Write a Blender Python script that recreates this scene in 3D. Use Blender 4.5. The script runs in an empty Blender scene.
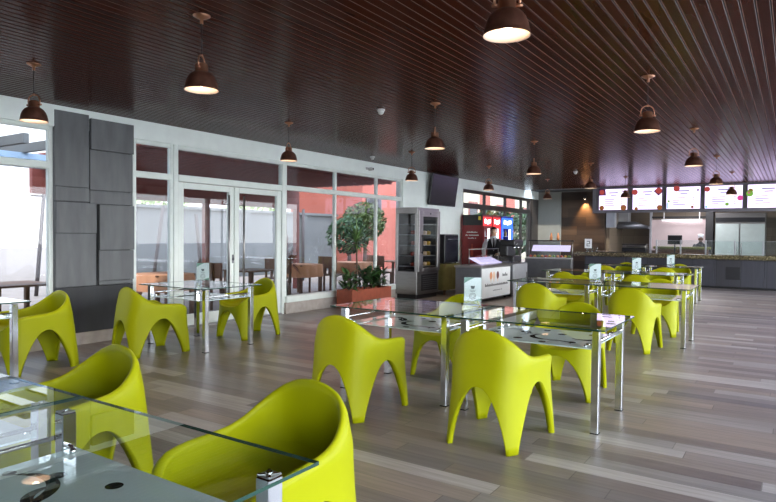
import bpy, bmesh, math, random
from math import sin, cos, pi, radians as RAD
from mathutils import Vector, Matrix
random.seed(7)
SC = bpy.context.scene
COL = SC.collection

# ------------------------------------------------------------------ materials
def nodes_of(name):
    m = bpy.data.materials.new(name); m.use_nodes = True
    nt = m.node_tree; nt.nodes.clear()
    out = nt.nodes.new('ShaderNodeOutputMaterial')
    return m, nt, out

def N(nt, kind, **kw):
    n = nt.nodes.new(kind)
    for k, v in kw.items():
        if k in n.inputs.keys(): n.inputs[k].default_value = v
        else: setattr(n, k, v)
    return n

def srgb(r, g, b):
    f = lambda c: (c/255/12.92) if c/255 <= .04045 else ((c/255+.055)/1.055)**2.4
    return (f(r), f(g), f(b), 1)

def pbr(name, col, rough=.5, metal=0., spec=.5, var=.08, scale=6., stretch=(1, 1, 1), bump=0., coat=0., emit=None, es=0.):
    m, nt, out = nodes_of(name)
    p = N(nt, 'ShaderNodeBsdfPrincipled', Roughness=rough, Metallic=metal)
    p.inputs['Specular IOR Level'].default_value = spec
    p.inputs['Coat Weight'].default_value = coat
    tc = N(nt, 'ShaderNodeTexCoord'); mp = N(nt, 'ShaderNodeMapping')
    mp.inputs['Scale'].default_value = stretch
    nz = N(nt, 'ShaderNodeTexNoise', Scale=scale, Detail=4.)
    nt.links.new(tc.outputs['Object'], mp.inputs['Vector']); nt.links.new(mp.outputs[0], nz.inputs['Vector'])
    rp = N(nt, 'ShaderNodeValToRGB')
    c = col
    rp.color_ramp.elements[0].position = .3; rp.color_ramp.elements[1].position = .7
    rp.color_ramp.elements[0].color = (c[0]*(1-var), c[1]*(1-var), c[2]*(1-var), 1)
    rp.color_ramp.elements[1].color = (min(1, c[0]*(1+var)), min(1, c[1]*(1+var)), min(1, c[2]*(1+var)), 1)
    nt.links.new(nz.outputs['Fac'], rp.inputs['Fac']); nt.links.new(rp.outputs['Color'], p.inputs['Base Color'])
    if bump:
        b = N(nt, 'ShaderNodeBump', Strength=bump, Distance=.01)
        nt.links.new(nz.outputs['Fac'], b.inputs['Height']); nt.links.new(b.outputs[0], p.inputs['Normal'])
    if emit:
        p.inputs['Emission Color'].default_value = emit; p.inputs['Emission Strength'].default_value = es
    nt.links.new(p.outputs[0], out.inputs['Surface'])
    return m

def emission(name, col, s):
    m, nt, out = nodes_of(name)
    e = N(nt, 'ShaderNodeEmission', Color=col, Strength=s)
    nt.links.new(e.outputs[0], out.inputs['Surface']); return m

def thin_glass(name, tint, ior=1.5, refl=(1, 1, 1, 1), haze=0., hazecol=(1, 1, 1, 1), rough=0., dots=None):
    m, nt, out = nodes_of(name)
    tr = N(nt, 'ShaderNodeBsdfTransparent', Color=tint)
    gl = N(nt, 'ShaderNodeBsdfGlossy', Color=refl, Roughness=rough)
    fr = N(nt, 'ShaderNodeFresnel', IOR=ior)       # same reflectance on both faces of a thin pane
    ge = N(nt, 'ShaderNodeNewGeometry'); mr = N(nt, 'ShaderNodeMapRange'); mr.inputs['To Min'].default_value = ior; mr.inputs['To Max'].default_value = 1/ior
    nt.links.new(ge.outputs['Backfacing'], mr.inputs[0]); nt.links.new(mr.outputs[0], fr.inputs['IOR'])
    mx = N(nt, 'ShaderNodeMixShader')
    src = tr
    if haze:
        df = N(nt, 'ShaderNodeBsdfDiffuse', Color=hazecol); m2 = N(nt, 'ShaderNodeMixShader', Fac=haze)
        nt.links.new(tr.outputs[0], m2.inputs[1]); nt.links.new(df.outputs[0], m2.inputs[2]); src = m2
    if dots:                                          # printed black dots and crescents, in the pane's own coordinates
        tc = N(nt, 'ShaderNodeTexCoord'); fl = N(nt, 'ShaderNodeVectorMath', operation='MULTIPLY'); fl.inputs[1].default_value = (1, 1, 0); nt.links.new(tc.outputs['Object'], fl.inputs[0])
        def inside(x, y, r):
            d = N(nt, 'ShaderNodeVectorMath', operation='DISTANCE'); d.inputs[1].default_value = (x, y, 0); nt.links.new(fl.outputs[0], d.inputs[0])
            l = N(nt, 'ShaderNodeMath', operation='LESS_THAN'); l.inputs[1].default_value = r; nt.links.new(d.outputs['Value'], l.inputs[0]); return l.outputs[0]
        acc = None
        for dd in dots:
            a = inside(*dd[:3])
            if len(dd) > 3:
                sb = N(nt, 'ShaderNodeMath', operation='SUBTRACT', use_clamp=True); nt.links.new(a, sb.inputs[0]); nt.links.new(inside(*dd[3:]), sb.inputs[1]); a = sb.outputs[0]
            if acc is None: acc = a
            else:
                mxn = N(nt, 'ShaderNodeMath', operation='MAXIMUM'); nt.links.new(acc, mxn.inputs[0]); nt.links.new(a, mxn.inputs[1]); acc = mxn.outputs[0]
        dk = N(nt, 'ShaderNodeBsdfDiffuse', Color=(.012, .02, .02, 1)); m3 = N(nt, 'ShaderNodeMixShader')
        nt.links.new(acc, m3.inputs[0]); nt.links.new(src.outputs[0], m3.inputs[1]); nt.links.new(dk.outputs[0], m3.inputs[2]); src = m3
    nt.links.new(fr.outputs[0], mx.inputs[0]); nt.links.new(src.outputs[0], mx.inputs[1]); nt.links.new(gl.outputs[0], mx.inputs[2])
    nt.links.new(mx.outputs[0], out.inputs['Surface']); return m

def plank_mat(name, width, length, cols, rough, along='X', streak=.25, bump=.05, spec=.5):
    """boards running along one axis, each with its own tone and stretched grain"""
    m, nt, out = nodes_of(name)
    L = nt.links.new
    p = N(nt, 'ShaderNodeBsdfPrincipled', Roughness=rough); p.inputs['Specular IOR Level'].default_value = spec
    tc = N(nt, 'ShaderNodeTexCoord'); sp = N(nt, 'ShaderNodeSeparateXYZ'); L(tc.outputs['Object'], sp.inputs[0])
    A, B = {'X': ('X', 'Y'), 'Y': ('Y', 'X'), 'Z': ('Z', 'X'), 'XZ': ('X', 'Z')}[along]
    def math(op, a, b=None):
        n = N(nt, 'ShaderNodeMath', operation=op)
        for i, v in enumerate((a, b)):
            if v is None: continue
            if isinstance(v, (int, float)): n.inputs[i].default_value = v
            else: L(v, n.inputs[i])
        return n.outputs[0]
    rowf = math('DIVIDE', sp.outputs[B], width); row = math('FLOOR', rowf)
    wn = N(nt, 'ShaderNodeTexWhiteNoise', noise_dimensions='1D'); L(row, wn.inputs['W'])
    cf = math('ADD', math('DIVIDE', sp.outputs[A], length), math('MULTIPLY', wn.outputs['Value'], 7.3)); colid = math('FLOOR', cf)
    cb = N(nt, 'ShaderNodeCombineXYZ'); L(row, cb.inputs[0]); L(colid, cb.inputs[1])
    w2 = N(nt, 'ShaderNodeTexWhiteNoise', noise_dimensions='2D'); L(cb.outputs[0], w2.inputs['Vector'])
    rp = N(nt, 'ShaderNodeValToRGB'); cr = rp.color_ramp; cr.interpolation = 'LINEAR'
    while len(cr.elements) < len(cols): cr.elements.new(.5)
    for i, c in enumerate(cols): cr.elements[i].position = i/(len(cols)-1); cr.elements[i].color = c
    L(w2.outputs['Value'], rp.inputs['Fac'])
    mp = N(nt, 'ShaderNodeMapping'); L(tc.outputs['Object'], mp.inputs['Vector'])
    mp.inputs['Scale'].default_value = {'X': (1.2, 22, 1), 'Y': (22, 1.2, 1), 'Z': (22, 22, 1.2), 'XZ': (1.2, 22, 22)}[along]
    of = N(nt, 'ShaderNodeVectorMath', operation='ADD'); sc = N(nt, 'ShaderNodeVectorMath', operation='SCALE'); sc.inputs['Scale'].default_value = 30
    L(w2.outputs['Color'], sc.inputs[0]); L(mp.outputs[0], of.inputs[0]); L(sc.outputs[0], of.inputs[1])
    nz = N(nt, 'ShaderNodeTexNoise', Scale=1.5, Detail=6., Roughness=.6); L(of.outputs[0], nz.inputs['Vector'])
    gr = N(nt, 'ShaderNodeMapRange'); gr.inputs['From Min'].default_value = .3; gr.inputs['From Max'].default_value = .7
    gr.inputs['To Min'].default_value = 1-streak; gr.inputs['To Max'].default_value = 1+streak; L(nz.outputs['Fac'], gr.inputs[0])
    # thin dark joints
    fa = math('FRACT', rowf); fb = math('FRACT', cf)
    j = math('MULTIPLY', math('GREATER_THAN', fa, .025), math('GREATER_THAN', fb, .003/length*2))
    jm = math('ADD', math('MULTIPLY', j, .45), .55)
    mul = math('MULTIPLY', gr.outputs[0], jm)
    vm = N(nt, 'ShaderNodeVectorMath', operation='SCALE'); L(rp.outputs['Color'], vm.inputs[0]); L(mul, vm.inputs['Scale'])
    L(vm.outputs[0], p.inputs['Base Color'])
    bp = N(nt, 'ShaderNodeBump', Strength=bump, Distance=.004); L(mul, bp.inputs['Height']); L(bp.outputs[0], p.inputs['Normal'])
    L(p.outputs[0], out.inputs['Surface']); return m

def granite_mat(name):
    m, nt, out = nodes_of(name); L = nt.links.new
    p = N(nt, 'ShaderNodeBsdfPrincipled', Roughness=.2)
    tc = N(nt, 'ShaderNodeTexCoord'); v = N(nt, 'ShaderNodeTexVoronoi', Scale=38.)
    L(tc.outputs['Object'], v.inputs['Vector'])
    rp = N(nt, 'ShaderNodeValToRGB'); cr = rp.color_ramp; cr.elements.new(.35); cr.elements.new(.7)
    for e, (q, c) in zip(cr.elements, [(0, srgb(52, 46, 36)), (.35, srgb(105, 92, 66)), (.7, srgb(88, 84, 62)), (1, srgb(160, 146, 112))]):
        e.position = q; e.color = c
    s = N(nt, 'ShaderNodeSeparateColor'); L(v.outputs['Color'], s.inputs[0]); L(s.outputs[0], rp.inputs['Fac'])
    L(rp.outputs['Color'], p.inputs['Base Color']); L(p.outputs[0], out.inputs['Surface']); return m

M = {}
M['lime'] = pbr('lime_plastic', (.315, .338, .0003, 1), .5, var=.03, scale=3, spec=.18)
M['chrome'] = pbr('polished_chrome', (.78, .80, .82, 1), .13, 1., var=.04)
M['capdark'] = pbr('dark_cap', (.02, .02, .022, 1), .4)
M['glass_top'] = thin_glass('table_glass', (.92, .97, .95, 1), 1.55)
M['glass_edge'] = pbr('glass_edge_green', (.012, .05, .035, 1), .12, var=.2, scale=9)
DOTS = [(-.28, .20, .030), (-.05, .26, .028), (-.40, -.05, .034), (.12, .14, .036), (.34, .24, .03), (-.12, -.24, .036), (.30, -.20, .034), (.44, -.04, .024), (-.32, -.29, .026), (.10, -.30, .03), (-.43, .12, .022),
        (-.28, .03, .16, -.30, .0, .155), (.06, -.06, .14, .09, -.03, .135), (.34, .06, .12, .31, .09, .118), (-.14, .11, .085, -.12, .14, .085), (.22, -.26, .09, .22, -.30, .095)]
M['frost'] = thin_glass('frosted_shelf_glass', (.60, .74, .72, 1), 1.5, haze=.62, hazecol=(.72, .84, .85, 1), dots=DOTS)
M['frostdot'] = pbr('shelf_print_black', (.012, .018, .018, 1), .25)
M['pane'] = thin_glass('window_glass', (.80, .82, .83, 1), 1.30)
M['acrylic'] = thin_glass('clear_acrylic', (.93, .97, .97, 1), 1.35, haze=.02)
M['white_frame'] = pbr('painted_white_aluminium', srgb(222, 230, 224), .4, var=.04)
M['white_wall'] = pbr('white_plaster', srgb(240, 248, 243), .7, var=.03, bump=.03)
M['rear_wall'] = pbr('warm_grey_plaster', srgb(140, 132, 124), .8, var=.04)
M['concrete'] = pbr('pale_concrete', (.52, .51, .49, 1), .85, var=.08)
M['end_wall'] = pbr('pale_plaster', srgb(140, 141, 134), .8, var=.03)
M['dark_frame'] = pbr('bronze_aluminium', srgb(66, 60, 56), .4, var=.08)
M['curb'] = pbr('concrete_curb', srgb(168, 160, 152), .8, var=.12, scale=9, bump=.1)
M['stone'] = pbr('slate_panel', srgb(98, 100, 101), .55, var=.16, scale=3, stretch=(1, 3, .7), bump=.12)
M['stone2'] = pbr('slate_panel_dark', srgb(47, 48, 51), .55, var=.18, scale=3, stretch=(1, 3, .7), bump=.12)
M['slat'] = pbr('brown_lacquered_slat', (.048, .0095, .0035, 1), .20, var=.25, scale=1.6, stretch=(6, .35, 1), spec=.03)
M['strip'] = pbr('slat_edge_glint', (.30, .17, .14, 1), .45, 0., spec=.1)  # pale colour painted in for light caught on the slat edges
M['groove'] = pbr('slat_groove', (.006, .004, .004, 1), .8)
M['floor'] = plank_mat('grey_brown_laminate', .155, 1.35,
    [srgb(92, 83, 81), srgb(128, 119, 115), srgb(104, 94, 89), srgb(155, 150, 146), srgb(95, 90, 90), srgb(134, 121, 111), srgb(116, 110, 109)], .36, 'X', .22)
M['copper'] = pbr('aged_copper', (.20, .090, .062, 1), .38, .7, var=.35, scale=14)
M['copper_light'] = pbr('copper_collar', (.52, .27, .17, 1), .34, .9, var=.2)
M['bronze'] = pbr('dark_bronze', (.11, .06, .042, 1), .4, .8, var=.35, scale=14)
M['shade_in'] = pbr('shade_inner_enamel', (.86, .70, .58, 1), .5, var=.02)
M['bulb'] = emission('warm_bulb', (1, .80, .60, 1), 9.)
M['steel'] = pbr('brushed_steel', (.30, .29, .28, 1), .32, .9, var=.1, scale=5, stretch=(1, 1, 14))
M['steel_dark'] = pbr('grey_steel_panel', (.15, .155, .17, 1), .38, .6, var=.1)
M['steel_light'] = pbr('pale_steel_panel', (.42, .43, .45, 1), .4, .4, var=.06)
M['black'] = pbr('black_plastic', (.014, .014, .016, 1), .35)
M['screen_off'] = pbr('dark_screen', (.010, .010, .018, 1), .25, spec=.25)
M['rubber'] = pbr('matt_black', (.02, .02, .02, 1), .8)
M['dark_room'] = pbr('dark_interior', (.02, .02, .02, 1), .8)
M['red'] = pbr('red_enamel', (.20, .006, .010, 1), .32, var=.1)
M['redlit'] = pbr('red_backlit', (.5, .02, .02, 1), .3, emit=(1, .05, .06, 1), es=.45)
M['bluelit'] = pbr('blue_backlit', (.02, .08, .5, 1), .3, emit=(.03, .12, .9, 1), es=1.1)
M['blue'] = pbr('blue_enamel', (.02, .05, .30, 1), .3)
M['coollit'] = emission('cooler_tube_light', (.85, .90, 1, 1), 3.2)
M['coolback'] = pbr('cooler_lining', (.7, .75, .8, 1), .5)
M['fridge_back'] = pbr('fridge_lining', (.10, .09, .085, 1), .5)
M['white'] = pbr('white_enamel', (.72, .73, .73, 1), .4, var=.03)
M['paper'] = pbr('white_card', (.76, .78, .77, 1), .6, var=.02)
M['green_print'] = pbr('green_print', srgb(112, 152, 132), .6)
M['grey_print'] = pbr('grey_print', srgb(80, 86, 88), .6)
M['counter_dark'] = plank_mat('dark_grey_counter_board', .62, 5., [srgb(52, 52, 58), srgb(66, 66, 74), srgb(58, 57, 62)], .5, 'Z', .12)
M['counter_inset'] = pbr('counter_inset', srgb(34, 34, 38), .5)
M['granite'] = granite_mat('speckled_granite')
M['woodwall'] = plank_mat('brown_wood_cladding', .30, 1.25, [srgb(46, 34, 25), srgb(72, 54, 38), srgb(54, 41, 30), srgb(86, 66, 47), srgb(62, 48, 36)], .5, 'XZ', .2)
M['tile'] = plank_mat('kitchen_tile', .3, .6, [srgb(112, 100, 84), srgb(124, 112, 96), srgb(104, 94, 80)], .35, 'XZ', .08)
M['pinkwall'] = pbr('pale_kitchen_wall', srgb(196, 178, 176), .7, var=.03)
M['sign_frame'] = pbr('grey_bulkhead', srgb(128, 126, 134), .45, var=.05)
M['screen_white'] = emission('menu_screen_white', (.78, .64, 1.0, 1), 1.15)
M['scr_line'] = emission('menu_screen_text', (.42, .40, .72, 1), .30)
M['scr_red'] = emission('menu_screen_red', (.60, .10, .09, 1), .32)
M['scr_brown'] = emission('menu_screen_food', (.35, .13, .05, 1), 0.4)
M['scr_green'] = emission('menu_screen_green', (.25, .55, .08, 1), 0.4)
M['scr_plum'] = emission('menu_screen_plum', (.10, .03, .10, 1), 0.4)
M['scr_pink'] = emission('menu_screen_pink', (.85, .10, .40, 1), 0.4)
M['scr_blue'] = emission('menu_screen_blue', (.35, .72, .95, 1), 0.45)
M['lightstrip'] = emission('strip_lamp', (.92, .90, 1, 1), 1.2)
M['casereflect'] = emission('curved_glass_reflection', (.74, .66, 1, 1), 0.55)  # glowing colour for reflections in the curved glass, no lamp there
M['terracotta'] = pbr('terracotta_planter', (.30, .065, .028, 1), .6, var=.15, scale=12)
M['soil'] = pbr('soil', (.03, .02, .015, 1), .9)
M['leaf'] = pbr('leaf_green', (.035, .10, .02, 1), .5, var=.5, scale=8)
M['leaf_mid'] = pbr('leaf_mid_green', (.10, .19, .06, 1), .45, var=.4, scale=8)
M['leaf_dk'] = pbr('leaf_dark', (.018, .05, .014, 1), .55, var=.5, scale=8)
M['leaf_olive'] = pbr('leaf_olive', (.055, .085, .016, 1), .6, var=.5, scale=5)
M['leaf_red'] = pbr('leaf_reddish', (.16, .04, .03, 1), .5, var=.5, scale=9)
M['leaf_lt'] = pbr('leaf_pale', (.32, .40, .16, 1), .6, var=.4, scale=5)
M['bark'] = pbr('bark', (.09, .06, .04, 1), .9, var=.4, scale=20)
M['skin'] = pbr('skin', (.55, .32, .22, 1), .55, var=.05)
M['skin_dk'] = pbr('skin_dark', (.16, .085, .055, 1), .55, var=.05)
M['hair'] = pbr('black_hair', (.012, .010, .010, 1), .6)
M['vest'] = pbr('black_cloth', (.016, .016, .020, 1), .8)
M['shirt'] = pbr('white_cloth', (.68, .70, .74, 1), .8, var=.04)
M['eye'] = pbr('eye_white', (.7, .7, .68, 1), .3)
M['mouth'] = pbr('lips', (.30, .11, .09, 1), .5)
M['pinkred'] = pbr('pink_red_render', (.30, .080, .056, 1), .85, var=.12, scale=.7)
M['cream'] = pbr('cream_render', (.38, .34, .25, 1), .85, var=.06, scale=.7)
M['darkred'] = pbr('dark_red_paint', (.21, .052, .042, 1), .6, var=.1)
M['palewall'] = pbr('pale_grey_render', (.10, .10, .098, 1), .85, var=.10, scale=1.1)
M['bluegrey'] = pbr('blue_grey_paint', (.24, .33, .44, 1), .6)
M['pave'] = pbr('terrace_paving', (.26, .21, .18, 1), .8, var=.15, scale=3)
M['brownwood'] = pbr('brown_timber', (.13, .06, .035, 1), .6, var=.2)
M['peach'] = pbr('peach_cloth', (.62, .30, .17, 1), .9, var=.04)
M['pole'] = pbr('weathered_pole', (.07, .055, .055, 1), .8)
M['olivecloth'] = pbr('olive_cloth', (.16, .15, .05, 1), .9, var=.15)
M['fruit_r'] = pbr('red_fruit', (.40, .04, .02, 1), .4); M['fruit_y'] = pbr('yellow_fruit', (.60, .36, .04, 1), .4)
M['fruit_g'] = pbr('green_fruit', (.10, .22, .03, 1), .4)
M['icecream_b'] = pbr('chocolate_print', (.16, .04, .025, 1), .5)
M['icecream_o'] = pbr('orange_print', (.75, .30, .12, 1), .5)
M['icecream_c'] = pbr('cream_print', (.80, .58, .40, 1), .5)
M['fgreen'] = pbr('frosted_green_door', (.42, .48, .45, 1), .35, var=.05)
M['yellow'] = pbr('yellow_print', (.75, .55, .03, 1), .5)

# ------------------------------------------------------------------ mesh helpers
class MB:
    """collects shapes for one mesh object"""
    def __init__(s): s.b = bmesh.new(); s.slots = []
    def mi(s, m):
        if m not in s.slots: s.slots.append(m)
        return s.slots.index(m)
    def face(s, pts, m, smooth=False):
        vs = [s.b.verts.new(p) for p in pts]; f = s.b.faces.new(vs); f.material_index = s.mi(m); f.smooth = smooth; return f
    def box(s, lo, hi, m, bev=0., rot=None, piv=None, seg=1):
        x0, y0, z0 = lo; x1, y1, z1 = hi
        t = bmesh.new(); bmesh.ops.create_cube(t, size=1)
        for v in t.verts: v.co = Vector(((x0+x1)/2+v.co.x*(x1-x0), (y0+y1)/2+v.co.y*(y1-y0), (z0+z1)/2+v.co.z*(z1-z0)))
        if bev: bmesh.ops.bevel(t, geom=list(t.edges), offset=bev, segments=seg, affect='EDGES', profile=.5)
        if rot is not None:
            bmesh.ops.rotate(t, verts=t.verts, cent=piv or Vector(((x0+x1)/2, (y0+y1)/2, (z0+z1)/2)), matrix=rot)
        s.merge(t, m); return s
    def merge(s, t, m, smooth=False):
        k = s.mi(m); mp = {}
        for v in t.verts: mp[v] = s.b.verts.new(v.co)
        for f in t.faces:
            try: g = s.b.faces.new([mp[v] for v in f.verts])
            except ValueError: continue
            g.material_index = k; g.smooth = smooth or f.smooth
        t.free()
    def tube(s, pts, r, m, n=10, cap=True):
        pts = [Vector(p) for p in pts]; rr = r if isinstance(r, (list, tuple)) else [r]*len(pts)
        rings = []; k = s.mi(m); ref = None
        for i, p in enumerate(pts):
            d = (pts[min(i+1, len(pts)-1)]-pts[max(i-1, 0)]).normalized()
            if ref is None: ref = Vector((0, 0, 1)) if abs(d.z) < .9 else Vector((1, 0, 0))
            a = d.cross(ref).normalized(); b = d.cross(a).normalized(); ref = a.cross(d)*1.0
            rings.append([s.b.verts.new(p+(a*cos(2*pi*j/n)+b*sin(2*pi*j/n))*rr[i]) for j in range(n)])
        for i in range(len(rings)-1):
            for j in range(n):
                f = s.b.faces.new([rings[i][j], rings[i][(j+1) % n], rings[i+1][(j+1) % n], rings[i+1][j]]); f.material_index = k; f.smooth = True
        if cap:
            for rg in (rings[0][::-1], rings[-1]):
                f = s.b.faces.new(rg); f.material_index = k
        return s
    def lathe(s, prof, m, c=(0, 0, 0), n=24, closed=False):
        k = s.mi(m); c = Vector(c); rings = []
        for r, z in prof:
            if r < 1e-5: rings.append([s.b.verts.new(c+Vector((0, 0, z)))])
            else: rings.append([s.b.verts.new(c+Vector((r*cos(2*pi*j/n), r*sin(2*pi*j/n), z))) for j in range(n)])
        for a, b in zip(rings, rings[1:]):
            for j in range(n):
                q = [a[j % len(a)], a[(j+1) % n % len(a)], b[(j+1) % n % len(b)], b[j % len(b)]]
                u = []
                for v in q:
                    if v not in u: u.append(v)
                if len(u) < 3: continue
                f = s.b.faces.new(u); f.material_index = k; f.smooth = True
        return s
    def ball(s, c, r, m, seg=14, squash=(1, 1, 1)):
        t = bmesh.new(); bmesh.ops.create_uvsphere(t, u_segments=seg, v_segments=max(6, seg//2), radius=1)
        for v in t.verts: v.co = Vector((c[0]+v.co.x*r*squash[0], c[1]+v.co.y*r*squash[1], c[2]+v.co.z*r*squash[2]))
        s.merge(t, m, True); return s
    def loft(s, rings, m, cap=True):
        k = s.mi(m); R = [[s.b.verts.new(p) for p in r] for r in rings]; n = len(R[0])
        for a, b in zip(R, R[1:]):
            for j in range(n):
                f = s.b.faces.new([a[j], a[(j+1) % n], b[(j+1) % n], b[j]]); f.material_index = k; f.smooth = True
        if cap:
            for r in (R[0][::-1], R[-1]):
                f = s.b.faces.new(r); f.material_index = k; f.smooth = True
        return s
    def build(s, name, parent=None, loc=None, fix=True):
        if fix: bmesh.ops.recalc_face_normals(s.b, faces=list(s.b.faces))
        me = bpy.data.meshes.new(name); s.b.to_mesh(me); s.b.free()
        for m in s.slots: me.materials.append(M[m])
        o = bpy.data.objects.new(name, me); COL.objects.link(o)
        if parent: o.parent = parent
        if loc is not None: o.location = loc
        return o

def tag(o, label=None, cat=None, group=None, kind=None):
    if label: o['label'] = label
    if cat: o['category'] = cat
    if group: o['group'] = group
    if kind: o['kind'] = kind
    return o
def empty(name, loc, rz=0., label=None, cat=None, group=None, kind=None):
    o = bpy.data.objects.new(name, None); COL.objects.link(o); o.location = loc; o.rotation_euler = (0, 0, rz); o.empty_display_size = .1
    return tag(o, label, cat, group, kind)
KIDS = {}
def copy_tree(o, parent=None):
    c = o.copy(); COL.objects.link(c)
    if parent: c.parent = parent
    for ch in list(o.children): copy_tree(ch, c)
    return c
def struct(name, mb, **k):
    o = mb.build(name); o['kind'] = 'structure'; return o

# ------------------------------------------------------------------ camera (solved from the photo's vanishing points)
F_PX = 610.8; yaw, pitch, roll = RAD(33.62), RAD(1.478), RAD(.548)
fw = Vector((-sin(yaw)*cos(pitch), cos(yaw)*cos(pitch), -sin(pitch)))
r0 = Vector((cos(yaw), sin(yaw), 0)); u0 = r0.cross(fw)
rr = r0*cos(roll)+u0*sin(roll); uu = -r0*sin(roll)+u0*cos(roll)
cam = bpy.data.cameras.new('camera'); cam.sensor_width = 36; cam.lens = F_PX/776*36; cam.clip_start = .05; cam.clip_end = 400
co = bpy.data.objects.new('camera', cam); COL.objects.link(co)
mw = Matrix.Identity(4)
for i, v in enumerate((rr, uu, -fw)):
    for j in range(3): mw[j][i] = v[j]
mw.translation = Vector((0, 0, 1.43)); co.matrix_world = mw; SC.camera = co

# ------------------------------------------------------------------ room shell
XW = -7.6; ZC = 2.99; XR = 2.6; YN = -4.5; YK = 23.2
b = MB(); b.box((XW-.1, YN, -.1), (XR+.1, YK+.1, 0), 'floor'); struct('floor', b)

# slatted ceiling: each board has its own face, painted edge highlight and dark groove
b = MB(); pitch_s = .0868; YB = 19.72
x = XW-.02; k = 0
ks, kj, kg = b.mi('slat'), b.mi('strip'), b.mi('groove')
def quad(a, c, za, zc, mi):
    f = b.b.faces.new([b.b.verts.new(p) for p in ((a, YN, za), (a, YB, za), (c, YB, zc), (c, YN, zc))]); f.material_index = mi
while x < XR:
    quad(x, x+.004, ZC+.004, ZC, ks); quad(x+.004, x+.070, ZC, ZC, ks); quad(x+.070, x+.074, ZC, ZC+.004, ks)
    quad(x+.074, x+.0745, ZC+.004, ZC+.016, kg); quad(x+.0745, x+.081, ZC+.016, ZC+.016, kg)
    quad(x+.081, x+.0814, ZC+.016, ZC+.002, kj); quad(x+.0814, x+.0866, ZC+.002, ZC+.003, kj); quad(x+.0866, x+.0868, ZC+.003, ZC+.004, kj)
    x += pitch_s
b.box((XW-.4, YN, ZC+.03), (XR+.4, YB, ZC+.2), 'groove')
o = b.build('ceiling', fix=False); o['kind'] = 'structure'
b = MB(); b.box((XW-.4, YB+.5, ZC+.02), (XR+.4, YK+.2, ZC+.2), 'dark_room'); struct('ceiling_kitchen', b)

# left facade: header, curb, piers
b = MB(); b.box((XW-.18, YN, 2.73), (XW+.02, 21.0, ZC+.05), 'white_wall'); struct('wall_left', b)
b = MB(); b.box((XW-.16, YN, 0), (XW+.06, 5.09, .15), 'curb'); b.box((XW-.16, 5.09, 0), (XW, 5.76, .1), 'curb')
b.box((XW-.16, 8.08, 0), (XW+.04, 20.9, .2), 'curb'); struct('baseboard_left', b)
b = MB(); b.box((XW-.17, 12.0, .2), (XW+.015, 15.1, 2.73), 'white_wall'); struct('wall_pier', b)
b = MB(); b.box((XW-.17, 20.35, .2), (XW+.02, 21.0, 2.73), 'dark_frame'); struct('trim_1', b)

def window(n, y0, y1, z0, z1, bars_y=(), bars_z=(), mat='white_frame', w=.055, d=.07):
    root = empty('window_%d' % n, (XW-.05, (y0+y1)/2, z0), kind='structure')
    L = lambda y: y-(y0+y1)/2
    f = MB()
    for (a, c) in ((y0, y0+w), (y1-w, y1)): f.box((-d/2, L(a), 0), (d/2, L(c), z1-z0), mat, .006)
    for (a, c) in ((z0, z0+w*1.4), (z1-w, z1)): f.box((-d/2, L(y0+w), a-z0), (d/2, L(y1-w), c-z0), mat, .006)
    f.build('window_frame', root)
    for y in bars_y:
        f = MB(); f.box((-d/2, L(y-w/2), w), (d/2, L(y+w/2), z1-z0-w), mat, .006); f.build('mullion', root)
    for z in bars_z:
        f = MB(); f.box((-d/2-.003, L(y0+w*.5), z-z0-w*.8), (d/2+.003, L(y1-w*.5), z-z0+w*.8), mat, .006); f.build('transom', root)
    ys = [y0]+list(bars_y)+[y1]; zs = [z0]+list(bars_z)+[z1]
    for a, c in zip(ys, ys[1:]):
        for e, g in zip(zs, zs[1:]):
            p = MB(); p.box((-.004, L(a)+.02, e-z0+.03), (.004, L(c)-.02, g-z0-.03), 'pane'); p.build('pane', root)
    return root
window(1, YN, 3.99, .15, 2.73, (-2.4, -.3, 1.8), (2.25,))
window(2, 5.08, 5.74, .10, 2.73, (), (2.25,))
window(3, 8.10, 12.02, .20, 2.73, (9.56, 11.0), (2.27,))
window(4, 15.1, 20.36, .20, 2.73, (16.6, 18.15, 19.5), (2.28,), 'dark_frame', .09)
# white sill and head over the door
b = MB(); b.box((XW-.12, 8.10, .20), (XW+.05, 12.0, .315), 'white_frame', .01); struct('trim_2', b)
# double door
dr = empty('door_1', (XW-.05, 6.92, 0), kind='structure')
f = MB()
for a, c in ((-1.18, -1.10), (1.10, 1.18)): f.box((-.05, a, 0), (.05, c, 2.73), 'white_frame', .006)
f.box((-.05, -1.10, 2.20), (.05, 1.10, 2.30), 'white_frame', .006); f.box((-.05, -1.10, 2.67), (.05, 1.10, 2.73), 'white_frame')
f.box((-.06, -1.10, 0), (.06, 1.10, .02), 'steel')
f.build('door_frame', dr)
p = MB(); p.box((-.004, -1.10, 2.28), (.004, 1.10, 2.69), 'pane'); p.build('transom_pane', dr)
for s in (-1, 1):
    f = MB(); a, c = (-1.09, -.01) if s < 0 else (.01, 1.09)
    f.box((-.03, a, .03), (.03, a+.10, 2.19), 'white_frame', .005); f.box((-.03, c-.10, .03), (.03, c, 2.19), 'white_frame', .005)
    f.box((-.03, a+.10, .03), (.03, c-.10, .20), 'white_frame', .005); f.box((-.03, a+.10, 2.10), (.03, c-.10, 2.19), 'white_frame', .005)
    lf = f.build('door_leaf', dr)
    p = MB(); p.box((-.004, a+.09, .19), (.004, c-.09, 2.11), 'pane'); p.build('pane', lf)
    h = MB(); yh = -.16 if s < 0 else .16
    h.tube([(.085, yh, .35), (.085, yh, 2.05)], .016, 'steel', 12)
    for z in (.5, 1.9): h.tube([(.02, yh, z), (.085, yh, z)], .010, 'steel', 8)
    h.build('pull_handle', lf)
k = MB(); k.ball((.04, -.03, 1.02), .022, 'steel_dark'); k.box((.03, -.05, .95), (.035, -.01, 1.09), 'steel_dark', .003); k.build('lock', dr)

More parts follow.
